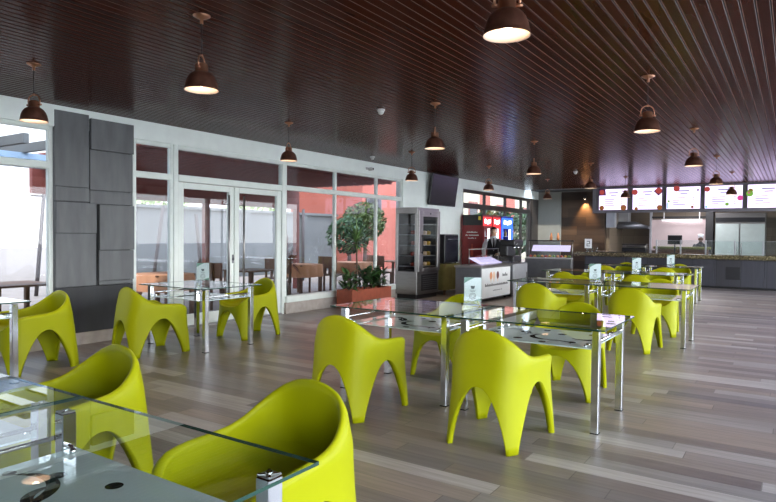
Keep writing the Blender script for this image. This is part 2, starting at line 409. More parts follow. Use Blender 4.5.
# slate pillar built of panels of different depth
pl = MB(); pl.box((XW-.2, 4.02, .15), (XW+.01, 5.02, 2.94), 'stone2')
def panel(u0, u1, z0, z1, d, m='stone'): pl.box((XW, 3.99+u0*1.06, z0), (XW+.012+d*.5, 3.99+u1*1.06-.006, z1-.006), m, .004)
panel(0, .42, 2.0, 2.94, .035); panel(.42, 1, 2.50, 2.90, .11); panel(.42, 1, 1.98, 2.50, .05); panel(0, .42, 1.82, 2.0, .05)
panel(.42, 1, 1.80, 1.98, .045); panel(0, .50, 1.42, 1.81, .09); panel(.52, 1, 1.20, 1.80, .13); panel(0, .50, .74, 1.42, .05)
panel(.52, 1, .80, 1.20, .10); panel(0, 1, .15, .74, .06, 'stone2'); panel(.53, 1, .74, .80, .05)
o = pl.build('pillar'); o['kind'] = 'structure'

# right facade and rear facade, open to daylight between slim mullions (outside the frame)
b = MB(); b.box((XR, YN, 2.72), (XR+.2, YK, ZC+.05), 'white_wall'); b.box((XR, YN, 0), (XR+.2, YK, .12), 'curb')
for y in (-4.4, -2.5, 1, 4.5, 8, 11.5, 15, 18.5, 22.9): b.box((XR+.02, y, .12), (XR+.18, y+.12, 2.72), 'white_frame')
struct('wall_right', b)
b = MB(); b.box((XW, YN-.2, 0), (XR+.2, YN, ZC+.05), 'rear_wall')
struct('wall_rear', b)

# end walls
b = MB(); b.box((XW-.1, 21.0, 0), (-6.78, 21.25, ZC), 'end_wall'); struct('wall_end', b)
b = MB(); b.box((-6.78, 21.1, 0), (-5.3, 21.3, ZC), 'woodwall'); struct('wall_cladding', b)
b = MB(); b.box((-5.35, YK, 0), (XR, YK+.2, ZC+.05), 'tile')
b.box((-5.4, 21.3, 0), (-5.2, YK, ZC), 'tile'); b.box((XR-.02, 20, 0), (XR+.2, YK, ZC), 'tile'); struct('wall_kitchen', b)

# ------------------------------------------------------------------ chairs
def chair_mesh():
    def plan(ax, ay, ph, n=3.6):
        c, s = cos(ph), sin(ph)                      # ph = 0 is the back (-y)
        q = (abs(s/ax)**n+abs(c/ay)**n)**(-1/n)
        x_, y_ = q*s*1.08, -q*c*1.08
        return Vector((x_*(1+.10*y_/.37), y_))           # a little wider at the front than at the back
    def dims(z, ph):
        ax = .290-.028*min(1, z/.44)+.010*max(0, min(1, (z-.36)/.20))
        back = .385-.045*min(1, z/.42)-.065*max(0, (z-.42)/.38)
        front = .405-.035*min(1, z/.42)
        if z > .58: ax -= .035*min(1, (z-.58)/.22)
        w = .5+.5*cos(ph); w = w*w*(3-2*w)
        return ax, back*w+front*(1-w)
    def interp(tab, a):
        xs = [q[0] for q in tab]; ys = [q[1] for q in tab]; n_ = len(xs); sl_ = [(ys[i+1]-ys[i])/(xs[i+1]-xs[i]) for i in range(n_-1)]
        tg = [0.]+[(0. if sl_[i-1]*sl_[i] <= 0 else 2*sl_[i-1]*sl_[i]/(sl_[i-1]+sl_[i])) for i in range(1, n_-1)]+[0.]
        for i in range(n_-1):
            if a <= xs[i+1]:
                h = xs[i+1]-xs[i]; t = (a-xs[i])/h
                return ys[i]*(2*t**3-3*t**2+1)+h*tg[i]*(t**3-2*t**2+t)+ys[i+1]*(3*t**2-2*t**3)+h*tg[i+1]*(t**3-t**2)
        return ys[-1]
    top = [(0, .800), (14, .793), (28, .768), (40, .728), (52, .678), (66, .630), (82, .606), (100, .598), (118, .594), (132, .585), (142, .556), (150, .505), (159, .458), (168, .440), (180, .436)]
    corner = [39., 141., 219., 321.]
    def zbot(deg):
        deg %= 360
        d = min(abs(deg-c) for c in corner)
        legw = 6.2
        if d <= legw: return 0.
        # distance to arch centre
        if deg < 39 or deg > 321: half = 39-legw; e = min(deg, 360-deg)/half; h = .425
        elif 141 < deg < 219: half = 39-legw; e = abs(deg-180)/half; h = .385
        else: half = 51-legw; e = min(abs(deg-90), abs(deg-270))/half; h = .430
        e = min(1, e); return h*(1-e**2.3)**.80
    degs = []
    d = 0
    ev = [0]
    for c in (39, 141):
        for q in (-26, -21, -17, -14, -11.5, -9.6, -8.4, -7.5, -6.9, -6.5, -6.25, -6.2, -3, 0, 3, 6.2, 6.25, 6.5, 6.9, 7.5, 8.4, 9.6, 11.5, 14, 17, 21, 26): ev.append(c+q)
    ev += [6.5, 70, 75, 80, 85, 90, 95, 100, 105, 110, 171, 176, 180]
    ev = sorted(set(ev)); degs = ev+[360-e for e in reversed(ev) if 0 < e < 180]
    n = len(degs)
    B = bmesh.new(); grid = []; zone = []
    K1, K2, T = 8, 9, .032
    for dg in degs:
        ph = RAD(dg); a = dg if dg <= 180 else 360-dg
        zt = interp(top, a); zb = zbot(dg); zs = max(zb+.004, .432); zs = min(zs, zt-.004)
        zz = [zb+(zs-zb)*j/K1 for j in range(K1+1)]+[zs+(zt-zs)*j/K2 for j in range(1, K2+1)]
        def P(z, inset):
            ax, ay = dims(z, ph); return plan(ax-inset, ay-inset, ph)
        colm = []
        for i, z in enumerate(zz):
            q = P(z, 0 if i < len(zz)-1 else .007); colm.append((q.x, q.y, z - (.006 if i == len(zz)-1 else 0)))
        q = P(zt, T/2); colm.append((q.x, q.y, zt+.001))
        for i, z in enumerate(reversed(zz)):
            ins = T if i else T-.007
            q = P(z, ins*(1 if z > .4 else 1.0)); colm.append((q.x, q.y, z-(.006 if i == 0 else 0)))
        grid.append([B.verts.new(c) for c in colm])
    C = len(grid[0]); region = {}
    K = K1+K2+1
    for i in range(n):
        j = (i+1) % n; mid = (degs[i]+(degs[j] if j else 360))/2
        for c in range(C):
            e = (c+1) % C
            f = B.faces.new([grid[i][c], grid[j][c], grid[j][e], grid[i][e]]); f.smooth = True
            low = (c < K1) or (c >= C-1-K1)
            if low: r = 'leg%d' % (0 if mid < 90 else 1 if mid < 180 else 2 if mid < 270 else 3)
            else:
                a = mid if mid <= 180 else 360-mid
                r = 'back' if a < 58 else ('armR' if mid < 180 else 'armL') if a < 152 else 'seat'
            region[f] = r
    # seat pan inside the shell
    rings = []
    for (ins, z) in ((.020, .520), (.034, .488), (.06, .464), (.10, .450), (.16, .443), (.22, .440)):
        rg = []
        for dg in degs:
            a = dg if dg <= 180 else 360-dg; zt = interp(top, a); z2 = min(z, zt-.006+(.0 if ins < .05 else .0))
            ax, ay = dims(.45, RAD(dg)); q = plan(ax-ins, ay-ins, RAD(dg)); rg.append(B.verts.new((q.x, q.y, z2)))
        rings.append(rg)
    cv = B.verts.new((0, 0, .439))
    for a, c in zip(rings, rings[1:]):
        for i in range(n):
            j = (i+1) % n; f = B.faces.new([a[i], a[j], c[j], c[i]]); f.smooth = True; region[f] = 'seat'
    for i in range(n):
        f = B.faces.new([rings[-1][i], rings[-1][(i+1) % n], cv]); f.smooth = True; region[f] = 'seat'
    # underside of the pan
    ur = []
    for (ins, z) in ((.022, .425), (.12, .425)):
        rg = []
        for dg in degs:
            ax, ay = dims(.43, RAD(dg)); q = plan(ax-ins, ay-ins, RAD(dg)); rg.append(B.verts.new((q.x, q.y, z)))
        ur.append(rg)
    for i in range(n):
        j = (i+1) % n; f = B.faces.new([ur[0][i], ur[1][i], ur[1][j], ur[0][j]]); f.smooth = True; region[f] = 'seat'
    f = B.faces.new(ur[1][::-1]); region[f] = 'seat'
    bmesh.ops.recalc_face_normals(B, faces=list(B.faces)); B.normal_update()
    parts = {}
    for f in B.faces: parts.setdefault(region[f], []).append(f)
    res = []
    for key in ('seat', 'back', 'armL', 'armR', 'leg0', 'leg1', 'leg2', 'leg3'):
        fs = parts[key]; idx = {}; co_ = []; no_ = []; fl = []
        for f in fs:
            q = []
            for v in f.verts:
                if v not in idx: idx[v] = len(co_); co_.append(v.co[:]); no_.append(v.normal[:])
                q.append(idx[v])
            fl.append(q)
        nm = {'seat': 'seat', 'back': 'backrest', 'armL': 'armrest', 'armR': 'armrest'}.get(key, 'leg')
        me = bpy.data.meshes.new(nm); me.from_pydata(co_, [], fl); me.materials.append(M['lime'])
        me.polygons.foreach_set('use_smooth', [True]*len(fl)); me.normals_split_custom_set_from_vertices(no_)
        res.append((nm, me))
    B.free(); return res
CH = chair_mesh()
def chair(x, y, rz, label, group=None):
    t = empty('armchair', (x, y, 0), RAD(rz), label, 'chair', group)
    for nm, me in CH:
        o = bpy.data.objects.new(nm, me); COL.objects.link(o); o.parent = t
    return t

# ------------------------------------------------------------------ tables
TW, TD, PX, PY = .615, .48, .53, .365
def table_proto():
    t = empty('glass_table', (0, 0, 0))
    g = MB(); z0, z1 = .764, .775
    g.face([(-TW, -TD, z1), (TW, -TD, z1), (TW, TD, z1), (-TW, TD, z1)], 'glass_top')
    for a, c in (((-TW, -TD), (TW, -TD)), ((TW, -TD), (TW, TD)), ((TW, TD), (-TW, TD)), ((-TW, TD), (-TW, -TD))):
        g.face([(a[0], a[1], z0), (c[0], c[1], z0), (c[0], c[1], z1), (a[0], a[1], z1)], 'glass_edge')
    g.build('tabletop', t, fix=False)
    for sx in (-1, 1):
        for sy in (-1, 1):
            l = MB(); cx, cy, h = sx*PX, sy*PY, .0275
            l.box((cx-h, cy-h, .004), (cx+h, cy+h, .752), 'chrome', .004)
            lo = l.build('leg', t)
            c = MB(); c.box((cx-h+.003, cy-h+.003, .752), (cx+h-.003, cy+h-.003, .756), 'steel')
            for an in (45, -45): c.box((cx-.033, cy-.004, .756), (cx+.033, cy+.004, .7585), 'chrome', rot=Matrix.Rotation(RAD(an), 3, 'Z'))
            c.tube([(cx, cy, .756), (cx, cy, .7635)], .010, 'chrome', 10)
            c.build('leg_cap', lo)
            ft = MB(); ft.box((cx-h-.002, cy-h-.002, 0), (cx+h+.002, cy+h+.002, .006), 'rubber'); ft.build('foot', lo)
            k = MB(); k.tube([(cx-sx*.028, cy-sy*.02, .640), (cx-sx*.075, cy-sy*.02, .640), (cx-sx*.085, cy-sy*.02, .626)], .009, 'chrome', 8)
            k.ball((cx-sx*.085, cy-sy*.02, .626), .013, 'chrome', 10); k.build('clamp', t)
    s = MB(); s.box((-.495, -.385, .612), (.495, .385, .620), 'frost')
    s.build('shelf', t)
    for sx in (-1, 1):
        r = MB(); xx = sx*.53
        r.tube([(xx, -PY+.03, .665), (xx, PY-.03, .665)], .009, 'chrome', 8); r.build('side_rail', t)
    return t
TBL = table_proto(); first = [True]
def table(x, y, label, group=None):
    o = TBL if first[0] else copy_tree(TBL); first[0] = False
    o.location = (x, y, 0); tag(o, label, 'table', group); return o
table(-1.745, .87, 'glass table nearest the camera, its corner reaching over the closest armchair')
table(-2.985, .87, 'glass table joined to the left edge of the nearest one, mostly outside the photo')
table(-1.71, 4.885, 'mid room glass table, right half of the joined pair, reflecting the menu screens')
table(-2.95, 4.885, 'glass table mid room, left half of the joined pair, in front of the planter')
table(-6.38, 5.23, 'small square glass table by the double door between two armchairs')
table(-6.63, 2.46, 'glass table at the far left edge with a chrome leg before the stone pillar')
table(-1.70, 9.05, 'second row glass table beyond the mid room pair, right half, open floor beside it')
table(-2.94, 9.05, 'second row glass table beyond the mid room pair, left half, beside the card stand')
table(-2.25, 12.10, 'third row glass table from the mid room pair, right half, seen edge on')
table(-3.49, 12.10, 'third row glass table from the mid room pair, left half, seen edge on')
table(-2.31, 15.25, 'farthest glass table in front of the dark grey counter, right half')
table(-3.55, 15.25, 'farthest glass table in front of the dark grey counter, left half')

chair(-1.735, 1.74, 180, 'lime green armchair nearest the camera, bowl under the corner of the front glass table')
chair(-3.16, 1.74, 180, 'lime green armchair behind the front glass tables at lower left, second nearest')
chair(-6.62, 3.26, 180, 'lime green armchair in front of the stone pillar base at the far left table')
chair(-6.42, 4.50, -4, 'lime green armchair seen from behind at the small table by the door')
chair(-6.36, 6.08, 176, 'lime green armchair on the door side of the small table, facing the room')
chair(-2.98, 4.04, 2, 'lime green armchair seen from behind at the left half of the mid room glass pair')
chair(-1.74, 4.07, 0, 'lime green armchair seen from behind at the right half of the mid room glass pair')
chair(-2.98, 5.70, 180, 'lime green armchair behind the card stand of the mid room pair')
chair(-1.72, 5.68, 180, 'lime green armchair facing the camera across the right half of the mid room pair')
chair(-1.71, 8.30, 0, 'lime green armchair seen from behind at the right half of the second row table')
chair(-2.95, 8.30, 0, 'lime green armchair seen from behind at the left half of the second row table')
chair(-1.70, 9.90, 180, 'lime green armchair facing the camera over the right half of the second row table')
chair(-2.95, 9.90, 180, 'lime green armchair facing the camera over the left half of the second row table')
chair(-3.49, 11.32, 0, 'lime green armchair backed to the camera at the third row, left half')
chair(-2.25, 11.32, 0, 'lime green armchair backed to the camera at the third row, right half')
chair(-2.25, 12.92, 180, 'lime green armchair facing the camera at the third row, right half, far side')
chair(-3.49, 12.92, 180, 'lime green armchair facing the camera at the third row, left half, far side')
chair(-2.31, 14.45, 0, 'lime green armchair backed to the camera at the farthest table before the counter, right half')
chair(-3.55, 14.45, 0, 'lime green armchair backed to the camera at the farthest table before the counter, left half')
chair(-2.31, 16.05, 180, 'lime green armchair against the dark grey counter at the farthest table, right half')
chair(-3.55, 16.05, 180, 'lime green armchair against the dark grey counter at the farthest table, left half')

# card stands
def stand_proto():
    t = empty('card_stand', (0, 0, 0))
    a = MB(); a.box((-.085, -.045, 0), (.085, .045, .008), 'acrylic', .002); a.build('base', t)
    a = MB(); a.box((-.082, -.006, .008), (.082, -.0035, .27), 'acrylic'); a.box((-.082, .0035, .008), (.082, .006, .27), 'acrylic'); a.build('sleeve', t)
    c = MB(); c.box((-.079, -.0025, .05), (.079, .0025, .268), 'paper')
    y = -.0030
    c.face([(-.079, y, .268), (-.079, y, .215), (-.03, y, .245), (.02, y, .268)], 'green_print')
    c.face([(.079, y, .05), (.079, y, .075), (.03, y, .06), (.01, y, .05)], 'green_print')
    def ring(cx, cz, r, w, mat, a0=0, a1=360, n=24):
        for i in range(n):
            p, q = RAD(a0+(a1-a0)*i/n), RAD(a0+(a1-a0)*(i+1)/n)
            c.face([(cx+(r-w)*cos(p), y, cz+(r-w)*sin(p)), (cx+r*cos(p), y, cz+r*sin(p)), (cx+r*cos(q), y, cz+r*sin(q)), (cx+(r-w)*cos(q), y, cz+(r-w)*sin(q))], mat)
    ring(0, .095, .030, .004, 'grey_print'); ring(0, .095, .018, .003, 'grey_print')
    c.face([(-.022, y, .190), (-.012, y, .162), (.012, y, .162), (.022, y, .190)], 'grey_print')
    for i, w in enumerate((.028, .022)): c.face([(-w, y, .148-i*.012), (w, y, .148-i*.012), (w, y, .152-i*.012), (-w, y, .152-i*.012)], 'grey_print')
    c.build('card', t); return t
ST = stand_proto()
for i, (x, y, z, rz, lab) in enumerate([
    (-2.49, 5.18, .775, 28, 'clear card stand with a white and green card on the mid room glass pair'),
    (-2.40, 9.05, .775, 24, 'clear card stand on the second row glass table, between its two armchairs'),
    (-2.50, 12.35, .775, 22, 'clear card stand on the third row glass table, before the counter'),
    (-2.35, 15.25, .775, 15, 'clear card stand on the farthest glass table, highest of the row of stands'),
    (-6.45, 5.32, .775, 40, 'clear card stand on the small glass table by the double door')]):
    o = ST if i == 0 else copy_tree(ST)
    o.location = (x, y, z); o.rotation_euler = (0, 0, RAD(rz)); tag(o, lab, 'card stand')

# ------------------------------------------------------------------ pendants
def pendant_proto():
    t = empty('pendant_lamp', (0, 0, 0))           # origin on the ceiling
    c = MB(); c.lathe([(0, 0), (.062, 0), (.062, -.006), (.034, -.022), (.012, -.028), (.012, -.06), (0, -.06)], 'copper_light', n=20); c.build('ceiling_rose', t)
    c = MB(); c.tube([(0, 0, -.055), (0, 0, -.30)], .0045, 'black', 8); c.build('cord', t)
    y = MB(); pts = [(-.062, 0, -.395), (-.066, 0, -.352)]
    for i in range(9): a = pi-pi*i/8; pts.append((.062*cos(a), 0, -.345+.050*sin(a)))
    pts += [(.066, 0, -.352), (.062, 0, -.395)]
    y.tube(pts, .006, 'copper_light', 8); y.ball((0, 0, -.295), .012, 'copper_light', 10)
    for s in (-1, 1): y.tube([(s*.046, 0, -.392), (s*.078, 0, -.392)], .010, 'copper_light', 8)
    y.build('yoke', t)
    k = MB(); k.lathe([(0, -.355), (.038, -.355), (.044, -.362), (.046, -.372), (.046, -.410), (.05, -.414), (.05, -.424), (0, -.424)], 'copper_light', n=24); k.build('collar', t)
    outer = [(.044, -.415), (.060, -.421), (.080, -.436), (.097, -.460), (.109, -.492), (.116, -.525), (.118, -.545), (.121, -.547), (.121, -.552)]
    s = MB(); s.lathe(outer, 'copper', n=36)
    inner = [(.118, -.552), (.113, -.525), (.106, -.492), (.094, -.462), (.077, -.440), (.058, -.428), (0, -.425)]
    s.lathe([(.121, -.552), (.118, -.552)]+inner[1:], 'shade_in', n=36)
    s.build('shade', t)
    l = MB(); l.lathe([(0, -.432), (.018, -.432), (.018, -.452), (.030, -.470), (.036, -.490), (.030, -.510), (.014, -.522), (0, -.524)], 'bulb', n=16); l.build('bulb', t)
    return t
PEN = pendant_proto()
grid = [(-1.25, 2.96), (-3.57, 2.93), (-5.92, 2.93), (-1.21, 6.33), (-3.56, 6.33), (-5.92, 6.37), (-1.22, 9.68), (-3.58, 9.68), (-6.00, 9.80), (-1.26, 13.1), (-3.6, 13.1), (-5.7, 12.6), (-1.25, 16.4), (-3.65, 16.5), (-5.6, 16.2)]
near = ['in front row above the open floor', 'in the front row', 'in the front row by the stone pillar']
plab = ['largest copper pendant lamp, cut by the top edge of the photo', 'copper pendant lamp hanging alone over the front left of the room', 'copper pendant lamp at far left by the window and stone pillar',
 'pendant lamp at right of the ceiling, second in its row from the camera', 'copper pendant lamp above the glass pair, left of the bright ceiling reflection', 'small copper pendant lamp before the transom over the double door',
 'bronze pendant lamp above the menu screens, third in its row from the camera', 'bronze pendant lamp under the bright ceiling reflection at mid room', 'copper pendant lamp just left of the wall television',
 'bronze pendant lamp hanging before the ceiling edge over the fourth menu screen', 'bronze pendant lamp left of the first menu screen, beside the wood wall', 'pendant lamp above the red drinks coolers',
 'dark pendant lamp silhouetted on the fourth menu screen', 'dark pendant lamp silhouetted on the first menu screen', 'pendant lamp before the far white end wall']
for i, (x, y) in enumerate(grid):
    o = PEN if i == 0 else copy_tree(PEN)
    o.location = (x, y, ZC); o.scale = (1, 1, .965); o.rotation_euler = (0, 0, [.5, 2.1, .35, .55, 2.0, 1.9, .6, 1.8, .6, .7, 1.9, .5, .4, .2, .9][i]); tag(o, plab[i], 'pendant lamp')
    ld = bpy.data.lights.new('pendant_glow', 'SPOT'); ld.energy = 14; ld.spot_size = RAD(120); ld.spot_blend = .6; ld.color = (1, .82, .62); ld.shadow_soft_size = .04
    lo = bpy.data.objects.new('pendant_glow', ld); COL.objects.link(lo); lo.location = (0, 0, -.535); lo.parent = o

# small ceiling devices
for (x, y, lab) in ((-4.30, 6.28, 'white dome sensor on the ceiling left of the copper pendants'), (-7.0, 9.94, 'small dome sensor on the ceiling by the window wall'), (-4.37, 14.6, 'white dome sensor on the ceiling before the menu screens')):
    t = empty('ceiling_sensor', (x, y, ZC), 0, lab, 'sensor')
    m = MB(); m.lathe([(0, 0), (.05, 0), (.05, -.02), (.042, -.028), (0, -.028)], 'white', n=20); m.build('base', t)
    m = MB(); m.lathe([(.036, -.027), (.036, -.04), (.028, -.058), (.014, -.068), (0, -.07)], 'paper', n=20); m.build('dome', t)
t = empty('security_camera', (XW+.02, 10.55, 2.84), 0, 'small white security camera on the white header by the television', 'camera')
m = MB(); m.box((0, -.03, -.03), (.02, .03, .03), 'white', .004); m.tube([(.02, 0, 0), (.06, 0, -.01)], .01, 'white', 8); m.build('bracket', t)
m = MB(); m.box((.055, -.03, -.05), (.17, .03, .015), 'white', .008); m.build('body', t)
m = MB(); m.tube([(.168, 0, -.018), (.178, 0, -.018)], .02, 'black', 12); m.build('lens', t)

# television
t = empty('television', (XW+.04, 13.75, 2.58), 0, 'black flat television hung high on the white pier', 'television')
rot = Matrix.Rotation(RAD(-7), 3, 'Y')
m = MB(); m.box((.08, -.69, -.39), (.13, .69, .39), 'black', .008, rot=Matrix.Rotation(RAD(8), 3, 'Y')); m.build('housing', t)
m = MB(); m.box((.131, -.665, -.365), (.134, .665, .365), 'screen_off', rot=Matrix.Rotation(RAD(8), 3, 'Y'), piv=Vector((.105, 0, 0))); m.build('screen', t)
m = MB(); m.box((-.022, -.15, -.15), (.0, .15, .15), 'black'); m.tube([(0, 0, 0), (.09, 0, 0)], .03, 'black', 10); m.build('wall_bracket', t)

# ------------------------------------------------------------------ planter and plants
t = empty('planter_box', (-7.22, 10.03, 0), 0, 'terracotta planter box full of plants under the window', 'planter')
m = MB(); W, L, H = .19, .68, .36
for lo, hi in (((-W, -L, .0), (-W+.03, L, H)), ((W-.03, -L, 0), (W, L, H)), ((-W+.03, -L, 0), (W-.03, -L+.03, H)), ((-W+.03, L-.03, 0), (W-.03, L, H)), ((-W+.03, -L+.03, 0), (W-.03, L-.03, .04))): m.box(lo, hi, 'terracotta')
m.build('box', t)
m = MB(); m.box((-W+.03, -L+.03, .04), (W-.03, L-.03, H-.05), 'soil'); m.build('soil', t)
def blade(m, base, az, el, ln, w, mat, droop=.5, seg=6):
    d = Vector((cos(az)*cos(el), sin(az)*cos(el), sin(el))); side = Vector((-sin(az), cos(az), 0)); p = Vector(base); L_ = []; R_ = []
    for i in range(seg+1):
        t_ = i/seg; ww = w*(sin(pi*min(1, .18+.82*t_)) if t_ < 1 else 0.02)
        L_.append(p-side*ww); R_.append(p+side*ww); d = (d+Vector((0, 0, -droop/seg))).normalized(); p = p+d*(ln/seg)
    k = m.mi(mat); lv = [m.b.verts.new(q) for q in L_]; rv = [m.b.verts.new(q) for q in R_]
    for i in range(seg):
        f = m.b.faces.new([lv[i], rv[i], rv[i+1], lv[i+1]]); f.material_index = k; f.smooth = True
def spiky(name, loc, h, heads, lab, mat='leaf', lf=.45, w=.022, n=34, cat='plant', group=None):
    t = empty(name, loc, random.random()*6, lab, cat, group)
    st = MB(); hp = []
    for i in range(heads):
        a = 2.4*i; top = Vector((.10*cos(a)*(heads > 1), .10*sin(a)*(heads > 1), h*(1-.22*i)))
        st.tube([(0.02*cos(a), .02*sin(a), 0), top*.5+Vector((.03*cos(a+1), .03*sin(a+1), 0)), top], [.022, .017, .013], 'bark', 8); hp.append(top)
    st.build('stem', t)
    for tp in hp:
        m = MB()
        for j in range(n): blade(m, tp+Vector((0, 0, -.10*(j/n))), j*2.4+random.random()*.4, RAD(80-95*(j/n)+random.uniform(-8, 8)), lf*random.uniform(.8, 1.1), w, mat, .7)
        m.build('leaf_crown', t, fix=False)
    return t
def bush(name, loc, r, h, lab, mat='leaf', n=90, lf=.2, w=.035, cat='plant', group=None):
    t = empty(name, loc, 0, lab, cat, group); st = MB()
    for j in range(5): st.tube([(.01*j-.02, 0, 0), (r*.4*cos(j*1.3), r*.4*sin(j*1.3), h*.6)], [.008, .004], 'bark', 6)
    st.build('stem', t); m = MB()
    for j in range(n):
        a = random.random()*6.283; q = r*math.sqrt(random.random())*.7; z = h*random.uniform(.12, .85)
        blade(m, (q*cos(a), q*sin(a), z), a+random.uniform(-.7, .7), RAD(random.uniform(5, 75)), lf*random.uniform(.7, 1.2), w, mat, .9, 4)
    m.build('foliage', t, fix=False); return t
zs = .305
bush('leafy_plant', (-7.22, 9.48, zs), .18, .46, 'low leafy plant at the left end of the terracotta planter', 'leaf')
bush('leafy_plant', (-7.20, 9.98, zs), .19, .52, 'low leafy plant just right of the tall spiky one in the terracotta planter', 'leaf_dk')
bush('leafy_plant', (-7.22, 10.25, zs), .18, .50, 'low leafy plant third from the left in the terracotta planter', 'leaf')
bush('leafy_plant', (-7.22, 10.54, zs), .17, .44, 'low leafy plant at the right end of the terracotta planter', 'leaf_dk')
spiky('dragon_tree', (-7.24, 9.74, zs), 1.02, 1, 'tall spiky green plant rising from the terracotta planter', 'leaf_mid', .40, .022, 46)

# ------------------------------------------------------------------ glass door fridge
t = empty('display_fridge', (-7.29, 12.20, 0), 0, 'tall stainless fridge with glass side and narrow glass door beside the window', 'fridge')
hx, hy, H = .29, .50, 2.06
m = MB()
m.box((-hx, -hy, .10), (hx, hy, .62), 'steel', .008); m.box((-hx, -hy, 1.92), (hx, hy, H), 'steel', .008)
for (a, c) in ((-hx, -hy), (hx-.07, -hy), (-hx, hy-.05), (hx-.07, hy-.05)): m.box((a, c, .62), (a+.07, c+.05, 1.92), 'steel', .004)
m.box((-hx, -hy+.05, .62), (-hx+.01, hy-.05, 1.92), 'fridge_back'); m.box((-hx+.07, hy-.012, .62), (hx-.07, hy, 1.92), 'steel_dark'); m.box((-hx+.04, -hy+.04, .0), (hx-.04, hy-.04, .10), 'black')
m.build('cabinet', t)
m = MB(); m.box((-hx+.07, -hy+.01, .62), (hx-.07, -hy+.018, 1.92), 'pane'); m.build('side_glass', t)
d = MB(); 
d.box((hx, -hy+.02, .62), (hx+.04, -hy+.20, 2.0), 'steel', .006); d.box((hx, hy-.13, .62), (hx+.04, hy-.02, 2.0), 'steel', .006)
d.box((hx, -hy+.20, .62), (hx+.04, hy-.13, .70), 'steel', .006); d.box((hx, -hy+.20, 1.86), (hx+.04, hy-.13, 2.0), 'steel', .006)
do = d.build('door', t)
d = MB(); d.box((hx+.012, -hy+.19, .69), (hx+.02, hy-.12, 1.87), 'pane'); d.build('door_glass', do)
d = MB(); d.tube([(hx+.075, -hy+.12, 1.02), (hx+.075, -hy+.12, 1.45)], .013, 'black', 8)
for z in (1.05, 1.42): d.tube([(hx+.03, -hy+.12, z), (hx+.075, -hy+.12, z)], .010, 'black', 8)
d.build('handle', do)
d = MB(); d.box((hx+.001, -hy+.20, .18), (hx+.012, hy-.10, .55), 'black')
for i in range(7): d.box((hx+.012, -hy+.23, .21+i*.047), (hx+.02, hy-.13, .23+i*.047), 'steel_dark')
d.build('vent_grille', t)
d = MB(); d.tube([(hx+.04, .02, 1.93), (hx+.046, .02, 1.93)], .022, 'black', 16); d.build('badge', t)
for z in (.72, .96, 1.20, 1.44, 1.68):
    d = MB(); d.box((-hx+.02, -hy+.05, z), (hx-.03, hy-.05, z+.012), 'steel_light'); d.build('shelf', t)
k = 0
for z in (.732, .972, 1.212, 1.452):
    for j in range(5):
        k += 1
        c = MB(); y = -.36+j*.17; xx = .10
        mat = ['icecream_c', 'fruit_r', 'icecream_b', 'fruit_y', 'white'][(j*2+k) % 5]
        c.lathe([(0, 0), (.05, 0), (.058, .05), (.05, .085), (0, .095)], mat, n=12)
        o = c.build('dessert_cup', None, (-7.29+xx, 12.20+y, z)); tag(o, 'small dessert cup on a shelf inside the glass door fridge', 'dessert', 'dessert cups in the display fridge')

# oven on a cloth covered stand
t = empty('serving_stand', (-7.22, 13.42, 0), 0, 'small stand under an olive cloth beside the stainless fridge', 'table')
m = MB(); m.box((-.22, -.40, .68), (.22, .40, .74), 'brownwood')
m.build('top', t)
for sx in (-1, 1):
    for sy in (-1, 1):
        m = MB(); m.box((sx*.18-.02, sy*.35-.02, 0), (sx*.18+.02, sy*.35+.02, .68), 'brownwood'); m.build('leg', t)
m = MB(); ring = []
for lv, (g, z) in enumerate(((0.0, .745), (.012, .735), (.02, .5), (.035, .22), (.045, .12))):
    r_ = []
    for j in range(64):
        a = 2*pi*j/64; c, s = cos(a), sin(a); q = (abs(c/.232)**8+abs(s/.412)**8)**(-1/8); rip = .018*sin(j*1.6)*(lv/4); r_.append((c*(q+g+rip), s*(q+g+rip), z))
    ring.append(r_)
m.loft(ring, 'olivecloth', cap=False); m.face([p for p in ring[0]], 'olivecloth'); o = m.build('table_cloth', None, (-7.22, 13.42, .0)); tag(o, 'olive green cloth draped over the small stand beside the fridge', 'cloth')
t = empty('warming_oven', (-7.22, 13.42, .747), 0, 'black glass fronted warming oven standing on the olive cloth', 'oven')
m = MB(); m.box((-.2, -.36, .02), (.18, .36, .72), 'black', .01)
for sx in (-.15, .13):
    for sy in (-.3, .3): m.tube([(sx, sy, 0), (sx, sy, .02)], .02, 'rubber', 8)
m.build('body', t)
m = MB(); m.box((.18, -.33, .05), (.195, .33, .69), 'screen_off', .004); dd = m.build('door', t)
m = MB(); m.tube([(.22, -.25, .60), (.22, .25, .60)], .01, 'steel', 8)
for s in (-.22, .22): m.tube([(.19, s, .60), (.22, s, .60)], .007, 'steel', 8)
m.build('handle', dd)
t = empty('notice_board', (XW+.016, 13.55, 1.55), 0, 'small pale framed notice on the white pier above the warming oven', 'notice')
m = MB(); m.box((0, -.22, 0), (.012, .22, .36), 'steel_light', .003); m.build('frame', t)
m = MB(); m.box((.012, -.19, .03), (.014, .19, .33), 'paper'); m.build('sheet', t)

